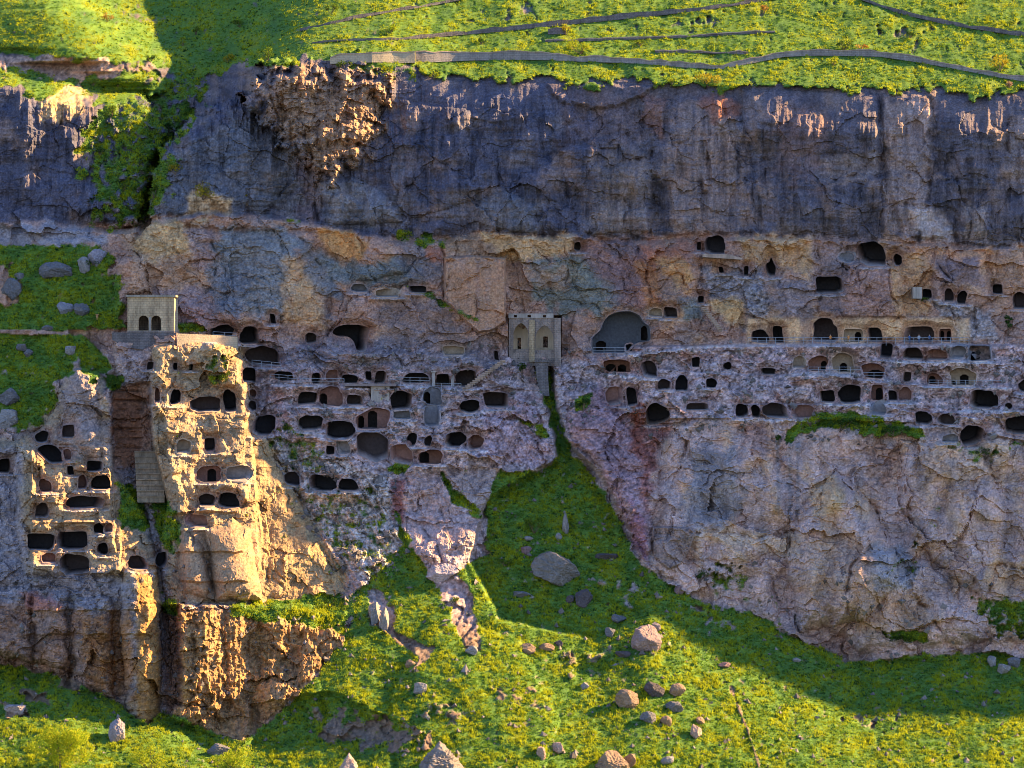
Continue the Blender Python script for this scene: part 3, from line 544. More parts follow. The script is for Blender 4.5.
lump = worley((U + 8 * WX) / 30, (V + 8 * WY) / 19, 27)[0]
notdm = (1 - dm)
rel = rel + notdm * (2.0 * f0 + 1.5 * fbm(U / 55, V / 42, 28, 3)) * RG
tz = sstep(335, 350, V) * sstep(520, 470, V) * sstep(0, 30, U)
rel = rel + tz * 2.2 * (.55 - lump) * sstep(.2, .7, RG)
crease = np.abs(perlin(U / 62 + .5 * WX, V / 85 + .4 * WY, 29)); rel = rel - notdm * .5 * sstep(.07, .0, crease) * sstep(-.2, .2, NB + .1)
crease2 = np.abs(perlin(U / 34 + .8 * WX, V / 26 + .8 * WY, 34)); rel = rel - notdm * .15 * sstep(.05, .0, crease2) * patch
scr = np.zeros_like(U); _s, _m = region([(255, 436), (330, 456), (395, 480), (400, 570), (350, 600), (262, 440)], 5, 4); scr[_s] = _m
du_ = U * .55 + V * .83; dv_ = U * .83 - V * .55
rel = rel + scr * (.9 * ridged(du_ / 60, dv_ / 7, 35, 3) - .3)
pkr = np.zeros_like(U); _s, _m = region([(440, 440), (480, 400), (530, 400), (558, 452), (540, 468), (480, 465)], 4, 3); pkr[_s] = _m
rel = rel + pkr * (.8 * ridged(du_ / 50, dv_ / 6, 36, 3) - .3)
lowc = sstep(430, 470, V)
rel = rel + lowc * RG * (1.3 * fbm(U / 22, V / 40, 21, 4))
brown = np.zeros_like(U); _s, _m = region([(164, 606), (230, 612), (346, 622), (344, 645), (300, 695), (244, 748), (170, 722)], 4, 2); brown[_s] = _m
rel = rel + brown * (.9 * ridged(U / 10, V / 34, 22, 3) + .45 * fbm(U / 4, V / 5, 23, 2))
prom = np.zeros_like(U); _s, _m = region([(258, 70), (330, 62), (398, 70), (388, 110), (372, 150), (338, 184), (306, 172), (268, 130)], 4, 4); prom[_s] = _m
rel = rel + prom * (.7 * ridged(U / 12, V / 24, 24, 3) + .5 * f3 + 1.0 * f2)
H += rel * rock * np.where(U > 395, .22 + .78 * sstep(4, 46, V - CREST2), .5 + .5 * sstep(0, 16, V - CREST2)) - 1.4 * rock * sstep(40, 0, V - CREST2) * sstep(395, 430, U)
# the pale lower cliff: smooth drapes and a few folds instead of small cracks
m_full = np.zeros_like(U); m_full[s_] = m_
m_full *= rock
fold = 3.4 * fbm((U + 14 * WX) / 34, V / 110, 42, 3) + 2.6 * fbm(U / 60, V / 60, 43, 3) + .8 * (.5 - np.abs(perlin((U + 16 * WX) / 46, (V + 16 * WY) / 70, 44))) * 3.4 + .5 * f2 + .28 * f3 + 2.6 * f0 + .7 * f1
H += m_full * (fold - rel * .82)
# meadow lumps
l1, l2, *_ = worley((U + 4 * WX) / 6.5, (V + 4 * WY) / 4.6, 30)
gl = (.55 - l1) * (.3 + .35 * np.clip(fbm(U / 30, V / 22, 31, 3) * 2, -1, 1)) + .7 * fbm(U / 28, V / 20, 32, 4) + 1.1 * fbm(U / 75, V / 50, 39, 3) + .06 * perlin(U / 2.2, V / 2, 33)
H += GM * gl
edge = sstep(1.2, .2, np.abs(GM - .5) * 2)
H -= .15 * edge
# ------------------------------------------------------------------ meshes of the ground sheet
def mesh_np(name, verts, faces, mat, col=None, smooth=False, parent=None):
    verts = np.ascontiguousarray(verts, np.float32); faces = np.ascontiguousarray(faces, np.int32)
    me = bpy.data.meshes.new(name); n, k = faces.shape
    me.vertices.add(len(verts)); me.vertices.foreach_set('co', verts.ravel())
    me.loops.add(n * k); me.loops.foreach_set('vertex_index', faces.ravel())
    me.polygons.add(n); me.polygons.foreach_set('loop_start', np.arange(0, n * k, k, dtype=np.int32))
    me.polygons.foreach_set('use_smooth', np.full(n, smooth))
    me.update(calc_edges=True)
    if col is not None:
        a = me.color_attributes.new('tint', 'FLOAT_COLOR', 'POINT')
        a.data.foreach_set('color', np.concatenate([col, np.ones((len(col), 1))], 1).astype(np.float32).ravel())
    me.materials.append(mat)
    o = bpy.data.objects.new(name, me); COL.objects.link(o)
    if parent is not None: o.parent = parent
    return o
def tint_mat(name, rough=.95, nscale=3.0, namt=.35, bump=.35, bscale=6.0, spec=.15, transl=0):
    m = bpy.data.materials.new(name); m.use_nodes = True; t = m.node_tree; b = t.nodes['Principled BSDF']
    b.inputs['Roughness'].default_value = rough; b.inputs['Specular IOR Level'].default_value = spec
    at = t.nodes.new('ShaderNodeAttribute'); at.attribute_name = 'tint'
    ge = t.nodes.new('ShaderNodeNewGeometry')
    n1 = t.nodes.new('ShaderNodeTexNoise'); n1.inputs['Scale'].default_value = nscale; n1.inputs['Detail'].default_value = 5; n1.inputs['Roughness'].default_value = .65
    t.links.new(ge.outputs['Position'], n1.inputs['Vector'])
    mr = t.nodes.new('ShaderNodeMapRange'); mr.inputs[1].default_value = .25; mr.inputs[2].default_value = .75; mr.inputs[3].default_value = 1 - namt; mr.inputs[4].default_value = 1 + namt
    t.links.new(n1.outputs['Fac'], mr.inputs[0])
    mx = t.nodes.new('ShaderNodeMix'); mx.data_type = 'RGBA'; mx.blend_type = 'MULTIPLY'; mx.inputs[0].default_value = 1
    t.links.new(at.outputs['Color'], mx.inputs[6]); t.links.new(mr.outputs[0], mx.inputs[7]); t.links.new(mx.outputs[2], b.inputs['Base Color'])
    if bump:
        n2 = t.nodes.new('ShaderNodeTexNoise'); n2.inputs['Scale'].default_value = bscale; n2.inputs['Detail'].default_value = 4
        t.links.new(ge.outputs['Position'], n2.inputs['Vector'])
        bp = t.nodes.new('ShaderNodeBump'); bp.inputs['Strength'].default_value = bump; bp.inputs['Distance'].default_value = .25
        t.links.new(n2.outputs['Fac'], bp.inputs['Height']); t.links.new(bp.outputs['Normal'], b.inputs['Normal'])
    return m
M_ROCK = tint_mat('weathered_rock', nscale=2.6, namt=.55, bump=.8, bscale=3.2); M_TURF = tint_mat('turf', nscale=4, namt=.45, bump=.5)
XYZ = P(U, V, H)
def quads(mask):
    i = np.arange(NV * NU).reshape(NV, NU)
    q = np.stack([i[1:, :-1], i[1:, 1:], i[:-1, 1:], i[:-1, :-1]], -1)
    return q[mask]
fm = lambda A: (A[:-1, :-1] + A[1:, :-1] + A[:-1, 1:] + A[1:, 1:]) / 4
hillF = fm(HILL * (V < CREST2 + 25)) > .5
slopeF = (fm(np.maximum(SL, BK)) > .5) & ~hillF
cliffF = ~hillF & ~slopeF
def sheet(name, mask, mat, smooth):
    q = quads(mask); used, inv = np.unique(q, return_inverse=True)
    o = mesh_np(name, XYZ.reshape(-1, 3)[used], inv.reshape(q.shape), mat, C.reshape(-1, 3)[used], smooth); o['kind'] = 'structure'; return o
# ------------------------------------------------------------------ the cave rooms: each one is a hollow room behind its own opening
# (left, top, right, bottom in photo px, shape, tone, depth m, label, inner doorways)
A, R, O = 'arch', 'rect', 'round'
D_, RD, TN, GY = 'dark', 'red', 'tan', 'grey'
CAVES = [
 # high openings under the dark cliff
 (857,242,886,265,A,D_,6,'large dark domed cave high under the dark cliff, biggest of the upper row',[]),
 (893,254,902,266,O,D_,4,'small round dark hole just right of the large high domed cave',[]),
 (839,252,854,263,O,GY,1.2,'shallow eroded grey niche just left of the large high domed cave',[]),
 (816,276,842,294,R,D_,5,'wide square dark cave with clean edges below the eroded grey niche',[]),
 (704,236,726,254,A,D_,4,'dark arched room under the dark cliff above a small jutting platform',[]),
 (696.5,242,701,251,R,D_,3,'narrow slit left of the arched room with the jutting platform',[]),
 (719,267,723.5,273,R,D_,2.5,'tiny square window below the jutting platform, the left of two',[]),
 (744,266,748.5,276,R,D_,2.5,'tiny tall window below the jutting platform, the right of two',[]),
 (574,242,581,251,A,D_,3,'lone little arched hole in the tan band under the dark cliff, above the teal patch',[]),
 ([(768,277),(765,266),(767,262),(770,263),(770,257),(772,257),(773,263),(776,266),(775,277)],0,0,0,'poly',D_,4,'dark hole shaped like a standing figure in the tan upper wall',[]),
 (698,296,704,303,R,D_,2.5,'small black hole beside the grey green patch above the sloping stair',[]),
 (664,307,676.5,318.5,R,D_,4,'square dark window with a tan wall, above right of the great blue grey hall',[]),
 (649,308,662,317,A,TN,1.5,'shallow tan niche immediately left of the square dark window above the great hall',[]),
 (922.5,289,931.5,298.5,R,D_,3,'small square window beside a pale plastered wall patch',[]),
 (944,289,954,302,A,D_,3,'left cave of two under the diagonal crack in the right wall',[]),
 (957,291,967,304,A,D_,3,'right cave of two under the diagonal crack in the right wall',[]),
 (993,284,1002.5,294.5,R,D_,3,'lone square dark window high in the far right wall',[]),
 (1012,293,1030,309,A,D_,4,'dark cave cut by the photo edge at upper right, below the lone square window',[]),
 # terrace with the long railing
 (751,330,769,343,A,D_,4,'low dark arched cave at the left end of the long railed terrace',[]),
 (773,326,783,343,R,D_,4,'tall dark doorway at the left end of the long railed terrace',[]),
 (812,319,838,342.5,A,D_,6,'tallest dark cave on the long railed terrace, with an orange figure inside',[]),
 (843,329,863,342,R,TN,2,'low wide tan recess right of the tallest cave on the long railed terrace',[(855,332,861,341)]),
 (868,328,882,342,R,D_,3,'dark recess in the middle of the long railed terrace wall',[]),
 (903,327,934,342.5,R,D_,4,'widest square cave on the long railed terrace, with people in blue',[]),
 (939,329,952,341.5,R,RD,2,'small reddish recess with two doorways at the right end of the railed terrace',[(940.5,331,944,341),(947,331,950.5,341)]),
 # row just below that terrace
 (880,343.5,892.5,358,R,D_,4,'dark square cave hanging right under the long railed terrace',[]),
 (903,347.5,922.5,360,A,D_,5,'flat topped black cave between whitish walls under the widest terrace cave',[]),
 (927,349,946.5,360.5,A,RD,2.2,'reddish shallow cave right of the flat topped black cave',[]),
 (949,346,966,358.5,A,GY,1.3,'grey shallow niche right of the reddish shallow cave under the terrace end',[]),
 (968,345,990.5,361,R,GY,2.2,'broad grey recess with one dark door under the terrace end',[(971,352,976,360)]),
 (793,356,806,368,A,TN,1.3,'faint tan niche, leftmost of the three arches on the short railed ledge',[]),
 (808,356,828.5,370.5,A,RD,3,'open arched cave on the short railed ledge, middle of the three arches',[(821,361,827,370)]),
 (833,352.5,853.5,373,A,TN,2.2,'tall tan arched shell with a black doorway on the short railed ledge',[(840,363,847,372.5)]),
 (862,363,884.5,378,A,RD,3,'reddish cave with dark low doorway right of the tall tan arched shell',[(868,370,883,377.5)]),
 (761,368,775,374.5,R,D_,2.5,'low dark slot left of the short railed ledge',[]),
 (903,372,911,382,R,D_,2.5,'small black hole in the pale rock right of the reddish cave with low doorway',[]),
 (927,373,942,385,A,RD,2.2,'reddish recess with narrow black door left of the grand double doored arch',[(929,376,935.5,384.5)]),
 (949,368.5,976.5,385,A,TN,2.6,'grand wide arch with two dark doors on the right tiers',[(951,381,956,384.5),(960,374.5,968.5,384)]),
 (1018,380,1032,392,O,D_,4,'dark round cave at the photo edge on the right, above the tall sooty arch',[]),
 # lower tiers on the right
 (820,390,834.5,402.5,R,D_,4,'square black cave in a reddish frame, left neighbour of the tall grey blue cave',[]),
 (838,385,862,403,A,D_,5,'tall grey blue cave above the ivy covered cliff edge',[]),
 (871,385,883.5,400,R,RD,2.4,'reddish square recess right of the tall grey blue cave',[(876,388,882.5,399.5)]),
 (888.5,390.5,897,401,R,D_,3,'little square black doorway in the reddish wall above the ivy',[]),
 (899,387,911.5,401.5,A,RD,1.5,'bare reddish curved shell right of the little square black doorway',[]),
 (869,402.5,886.5,415,A,GY,1.4,'shallow grey niche directly above the ivy patch',[]),
 (735,404,748.5,417,A,D_,4,'black arch above the pale lower cliff, leftmost of the three arches in a row',[]),
 (751,405,760.5,417,A,D_,4,'narrow black arch, the middle of the three arches in a row above the pale cliff',[]),
 (763,403,788,418,A,D_,5,'wide low black cave, rightmost of the three arches in a row above the pale cliff',[]),
 (791,405,814,418,A,RD,1.6,'rusty red shallow hollow right of the three black arches in a row',[]),
 (915,411,931.5,425,A,D_,4,'round topped black arch with a neat pale rim right of the ivy',[]),
 (938,414,955.5,425,A,D_,3,'low dark hollow under a reddish brow, right of the neat rimmed arch',[]),
 (960,425,983.5,445,O,D_,5,'big round black cave, lowest on the right tiers',[]),
 (970,389,996.5,409,A,D_,6,'large smooth black cave above the lowest big round cave',[]),
 (1005,403,1012.5,409.5,O,D_,3,'tiny black hole right of the large smooth black cave',[]),
 (1004.5,416,1032,433.5,A,D_,5,'tall sooty arch cut by the right photo edge',[]),
 (943,434,958,443,A,GY,1.3,'shallow greyish hollow left of the lowest big round cave',[]),
 # great hall and the tiers under it
 ([(591,353),(591.5,338),(597,333),(601,330),(603,322),(609,315),(618,311.5),(630,311),(640,315),(644,323),(650,326),(651,341),(640,342),(634,344),(626,353)],0,0,0,'poly','hall',5,'great blue grey hall with broken arched roof, largest cave right of the portico',[(641,326,649.5,340),(596,341,606,352)]),
 (626,344,632.5,351.5,R,D_,2.5,'small square door in the front corner of the great hall',[]),
 (604,360,631,372,R,RD,3.5,'reddish low cave under the floor of the great hall',[(606,364,616,371.5),(618,364.5,626,371.5)]),
 (641,361,657,377,A,D_,4,'dark angular cave right of the reddish low cave under the great hall',[]),
 (692,357,700,367,R,D_,3,'dark cleft in the blocky rock right under the terrace ramp',[]),
 (723,362,731.5,370,O,D_,3,'small round hole in the blocky rock below the terrace ramp',[]),
 (658,379,670.5,390,A,D_,3.5,'left of three small dark hollows in the shadowed ledge below the blocky rock',[]),
 (675,376,688.5,391,A,D_,4,'middle and tallest of three small dark hollows below the blocky rock',[]),
 (706,378,716.5,388,A,D_,3.5,'right of three small dark hollows below the blocky rock, under a brown brow',[]),
 (606,386,622,405,A,RD,1.6,'wine red shallow shell in the pinkish rib right of the stair gully',[]),
 (626.5,388,637,405.5,R,D_,4,'tall dark doorway beside the wine red shallow shell',[]),
 ([(647,425),(645,412),(650,404),(657,402),(660,405),(668,408),(671,416),(667,421),(658,424)],0,0,0,'poly',D_,4,'ragged blue black cave above the red streaked rib',[]),
 (687,403,708,410.5,R,D_,3,'wide low cave with two openings above the tan top of the lower cliff',[]),
 # row along the left wall
 (209,325,233.5,340,A,D_,5,'long low arched cave nearest the bell tower',[]),
 (239.5,327,260,343.5,A,D_,5,'round arched cave right of the long low cave near the bell tower',[]),
 (247,346,279.5,366.5,A,D_,6,'largest oval black cave below the two arches near the bell tower',[]),
 (243,367.5,255.5,383,R,D_,4,'dark square hole at the shaded right edge of the sunlit tower',[]),
 (249,389,256,397,A,RD,2,'small brown hollow on the shaded right edge of the sunlit tower',[]),
 (247,401,256.5,411.5,O,D_,3,'round black hole on the shaded right edge of the sunlit tower',[]),
 (252.5,415,275.5,434.5,A,D_,5,'deep black cave just beyond the sunlit edge of the right tower',[]),
 (270,314,275.5,324,R,D_,2.5,'neat tiny window in a pale wall above the arched caves',[]),
 (305,332.5,316,343.5,A,D_,3.5,'small arch in a grey hollow left of the broad overhung cave',[]),
 ([(331,333),(336,327),(345,324.5),(362,325),(370,328),(367,337),(367,352),(357,352),(354,341),(348,336),(340,337)],0,0,0,'poly',D_,6,'broad overhung cave with a tall right end in the middle of the left wall',[]),
 (351,284,367.5,292,A,GY,2,'shallow dark overhang high on the left wall under the teal slab',[]),
 (376,289,400,297,R,TN,1.8,'long shallow tan slot below the teal slab',[]),
 (408,286,426.5,292.5,R,D_,2.2,'thin dark slot above the grassy ledge left of the smooth masonry wall',[]),
 (443,346,463.5,355.5,R,TN,1.4,'pale tan trapezoid niche left of the diagonal stair',[]),
 (494,351,498.5,361,R,D_,2.5,'narrow doorway at the head of the diagonal stair',[]),
 (275,371,293.5,380.5,A,D_,4,'low cave at the left start of the railed path',[]),
 (312,372,320.5,384,A,D_,3.5,'slim arched doorway on the railed path',[]),
 (326,369.5,338.5,382,A,RD,1.8,'shallow reddish arched niche on the railed path',[]),
 (342,374,357,383.5,A,D_,4,'low arch right of the reddish niche on the railed path',[]),
 (365.5,371,371.5,381,R,D_,3,'slanting black crack door above the flat canopy',[]),
 (375,371,385.5,383.5,R,D_,3.5,'dark cave over the flat canopy roof in a grey rounded block',[]),
 (402,373,429,383,A,D_,4,'wide dark cave under a drooping rock left of the white pillars',[]),
 (436.5,374,450,385.5,R,D_,4,'square cave between two whitish pillars',[]),
 (455,370,477.5,386.5,A,D_,5,'big black arch at the foot of the diagonal stair',[]),
 # second row, left
 (298,392,316.5,404.5,R,D_,4,'rounded oblong black cave, left in the row under the railed path',[]),
 (318.5,387,343.5,405.5,A,RD,2.6,'reddish round room with a black door under the railed path',[(319.5,393.5,327,404)]),
 (347,395,362.5,405.5,R,D_,4,'oblong black window left of the white wall under the canopy',[]),
 (390,391,412.5,409,A,D_,5,'grey black arched cave right of the white wall under the canopy',[]),
 (423,387.5,442.5,404.5,A,GY,2.4,'grey rounded cave with black door below the wide cave under the drooping rock',[(424,392,430,404)]),
 (393,409.8,411,419,R,GY,1.4,'shallow bluish niche directly below the grey black arched cave',[]),
 (424,406.5,440,425.5,R,GY,1.6,'grey side of a broken room below the grey rounded cave',[]),
 (459,400,480.5,412.5,O,D_,5,'black cave with sagging floor left of the wide square mouth',[]),
 (484,392,508.5,407.5,R,D_,6,'wide square black mouth next to the gully edge',[]),
 # third row, left
 (299,414.5,322,430.5,A,D_,4,'black cave with a thin right pillar above the bushy scree',[]),
 (324.5,421,355.5,438.5,A,D_,5,'long black cave with a rounded right end above the bushy scree',[]),
 (357,408.5,390.5,429,A,RD,3,'large brown red open room with a black side door, centre of the left slope',[(358.5,416,364,428.5),(368,411,377,428)]),
 (326,446,334.5,454.5,R,D_,3,'small black hole under the long black cave',[]),
 (336,440,350,453.5,A,GY,1.4,'grey rounded hollow right of the small black hole',[]),
 ([(357,455),(356,436),(362,432),(380,433),(389,440),(388,458),(375,463),(366,458)],0,0,0,'poly',D_,3.5,'ruined dark recess below the large brown red open room',[]),
 (391,444,412.5,463.5,A,RD,2.2,'rusty brown hollow right of the ruined dark recess',[]),
 (407,432,416.5,447,O,D_,3,'slim oval black hole above the rusty brown hollow',[]),
 (424,436,432.5,446,O,D_,3,'small round black hole left of the twin joined caves',[]),
 (445,431.5,465.5,447.5,O,D_,5,'left and blacker one of the twin joined round caves by the gully',[]),
 (467,435,483.5,449.5,O,RD,3,'brown red round cave, the right one of the twin joined round caves',[]),
 (418,450,443.5,463.5,A,RD,3.5,'low brown and black cave below the small round hole',[(420,452,429,462.5)]),
 (309,474,335.5,491,A,D_,5,'lower left black cave of the pair on the grey scree',[]),
 (338,479,358.5,491.5,A,D_,4,'lower right black cave of the pair on the grey scree',[]),
 (284,472,300,485.5,A,D_,3.5,'dim ragged cave left of the pair on the grey scree',[]),
 # the sunlit right tower
 (173,363,177.5,370.5,R,D_,2.5,'left of two slit windows in the sunlit wall above the right tower',[]),
 (189,364,193,370.5,R,D_,2.5,'right of two slit windows in the sunlit wall above the right tower',[]),
 (147,362,154.5,370,R,D_,2.5,'dark nook in the shaded base below the bell tower',[]),
 (154.5,388,160,403.5,A,RD,2.5,'small brown arch at the left edge of the sunlit right tower',[]),
 (170.5,389,180.5,404.5,A,D_,4,'single tall arched door in the top row of the sunlit right tower',[]),
 (191,396,220.5,412.5,A,D_,5,'wide black arch in the top row of the sunlit right tower',[]),
 (223,390,236.5,412,A,D_,5,'tall black recess at the right end of the sunlit tower top row',[]),
 (176,439.5,191.5,453.5,A,TN,2,'honey coloured shallow niche in the second row of the sunlit right tower',[]),
 (204.5,438,215,451.5,R,D_,4,'square black door in the second row of the sunlit right tower',[]),
 (196,466,222.5,481.5,A,RD,2.6,'brown arched room with a black doorway in the sunlit right tower',[(207.5,469,216,481)]),
 (226,465.5,252.5,481,A,GY,2,'grey curved shell right of the brown arched room in the sunlit tower',[]),
 (198.5,494,215.5,506.5,A,D_,4,'black arch in the lowest row of the sunlit right tower',[]),
 (217.5,493,239.5,508,A,D_,4,'brownish black wide arch, right one in the lowest row of the sunlit right tower',[]),
 (185,514,207.5,527,A,RD,2.5,'rosy broken hollow on top of the smooth pinkish boulders',[]),
 # the far left tower
 (62,425,74.5,438,R,D_,3,'square dark window high in the left tower above the vaulted cave',[]),
 (35,431,49.5,443,O,D_,3,'small dark hollow at the upper left shoulder of the left tower',[]),
 ([(35,450),(40,446),(48,444),(56,446),(62,453),(64,463),(50,464),(44,459)],0,0,0,'poly',D_,4,'blue black vaulted cave on the left tower',[]),
 (62.5,449,71.5,460,A,RD,1.5,'little pinkish arched niche right of the blue black vaulted cave',[]),
 (67,466,73.5,475.5,R,D_,3,'tiny dark door below the little pinkish niche',[]),
 (86.5,461,103,471.5,R,D_,4,'oblong dark cave above the smooth rimmed double cave',[]),
 (78,475,87,489.5,A,RD,3,'brown left half of the smooth rimmed double cave on the left tower',[]),
 (91,475,110.5,490.5,A,D_,5,'black right half of the smooth rimmed double cave on the left tower',[]),
 (39,479,51.5,492.5,A,RD,3,'small rust brown hole in the sunlit left edge of the left tower',[]),
 (35,503.5,49.5,518,A,D_,3.5,'slanted dark hollow above the two wide square caves',[]),
 (67.5,495.5,103,509,A,D_,4,'wide shaded hollow with a rounded boulder in its mouth',[]),
 (94,523,104,534.5,A,D_,4,'small black cave left of the brown hollow in the left tower middle',[]),
 (105,523,113,533,A,RD,2,'small brown hollow right of the little black cave in the left tower middle',[]),
 (27.5,533,54.5,550.5,R,D_,5,'left one of the two wide square caves with rounded corners',[]),
 (57.5,531,86.5,549.5,R,D_,5,'right one of the two wide square caves with rounded corners',[]),
 (60,553,88,575,A,D_,6,'big black arch below the two wide square caves',[]),
 (41,553,56.5,563,A,RD,2,'reddish niche at the left of the big black arch',[]),
 (96.5,543,108.5,555,O,D_,4,'roundish dark cave right of the two wide square caves',[]),
 (128,556,147.5,570,A,D_,4,'low dark cave near the sunlit ridge of the left tower',[]),
 (156,551,167,568.5,O,D_,4,'leaning black cave in the shade right of the sunlit ridge',[]),
 (-2,459,10.5,473,R,D_,4,'dark cave at the left photo edge beside the left tower',[]),
]
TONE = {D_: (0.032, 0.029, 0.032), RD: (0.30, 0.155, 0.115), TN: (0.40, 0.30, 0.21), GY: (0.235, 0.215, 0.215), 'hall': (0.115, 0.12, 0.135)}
M_CAVE = tint_mat('hewn_cave_wall', nscale=2.2, namt=.3, bump=.3, bscale=3)
H0 = H.copy()                                # surface before the rooms are hollowed out
C0 = C.copy()
def outline(c, rg):
    if c[4] == 'poly':
        p = np.array(c[0], float); n = len(p); out = []
        for k in range(n):
            a, b = p[k], p[(k + 1) % n]; m = max(2, int(np.hypot(*(b - a)) / 2.2))
            out += [a + (b - a) * t / m for t in range(m)]
        q = np.array(out)
        for _ in range(2): q = (np.roll(q, 1, 0) + 2 * q + np.roll(q, -1, 0)) / 4
        return q
    x0, y0, x1, y1 = c[:4]; cx, cy, rx, ry = (x0 + x1) / 2, (y0 + y1) / 2, (x1 - x0) / 2, (y1 - y0) / 2
    n = int(np.clip((rx + ry) * 1.6, 16, 56)); th = np.arange(n) / n * 2 * np.pi + .01
    et, eb = {'arch': (2.3, 4.2), 'rect': (4.5, 6), 'round': (2.1, 2.4)}[c[4]]
    ct, st = np.cos(th), np.sin(th); e = np.where(st < 0, et, eb)
    x = np.sign(ct) * np.abs(ct) ** (2 / e); y = np.sign(st) * np.abs(st) ** (2 / e)
    ph = rg.random(4) * 6.28; am = .075 if c[4] != 'rect' else .05
    j = 1 + am * (np.sin(2 * th + ph[0]) + .7 * np.sin(3 * th + ph[1]) + .5 * np.sin(5 * th + ph[2]) + .35 * np.sin(8 * th + ph[3]))
    sk = (rg.random() - .5) * .3
    return np.stack([cx + rx * x * j + sk * ry * y, cy + ry * y * j], -1)
def offset(q, d):
    t = np.roll(q, -1, 0) - np.roll(q, 1, 0); nrm = np.stack([t[:, 1], -t[:, 0]], -1); nrm /= np.linalg.norm(nrm, axis=1, keepdims=True) + 1e-9
    a = .5 * np.sum(q[:, 0] * np.roll(q[:, 1], -1) - np.roll(q[:, 0], -1) * q[:, 1])
    return q + nrm * d * (1 if a > 0 else -1)
def door_outline(d):
    x0, y0, x1, y1 = d; w = x1 - x0; k = min(w * .35, 2)
    return np.array([(x0, y1), (x1, y1), (x1, y0 + k), (x1 - .3 * w, y0), (x0 + .3 * w, y0), (x0, y0 + k)], float)
def tunnel(bm, rings, lay, colrings, cap=True):
    vv = []
    for r, cc in zip(rings, colrings):
        row = []
        for p, k in zip(r, cc):
            v = bm.verts.new(p); v[lay] = (*k, 1); row.append(v)
        vv.append(row)
    n = len(vv[0])
    for a, b in zip(vv[:-1], vv[1:]):
        for i in range(n):
            bm.faces.new((a[i], a[(i + 1) % n], b[(i + 1) % n], b[i]))
    if cap: bm.faces.new(vv[-1])
    return vv
def bm_obj(name, bm, mat, parent=None, smooth=False):
    me = bpy.data.meshes.new(name); bmesh.ops.recalc_face_normals(bm, faces=bm.faces[:]); bm.to_mesh(me); bm.free(); me.materials.append(mat)
    if smooth: me.polygons.foreach_set('use_smooth', np.full(len(me.polygons), True))
    o = bpy.data.objects.new(name, me); COL.objects.link(o)
    if parent is not None: o.parent = parent
    return o
def tag(o, label, cat, group=None):
    o['label'] = label; o['category'] = cat
    if group: o['group'] = group
    o['kind'] = 'thing'
    return o
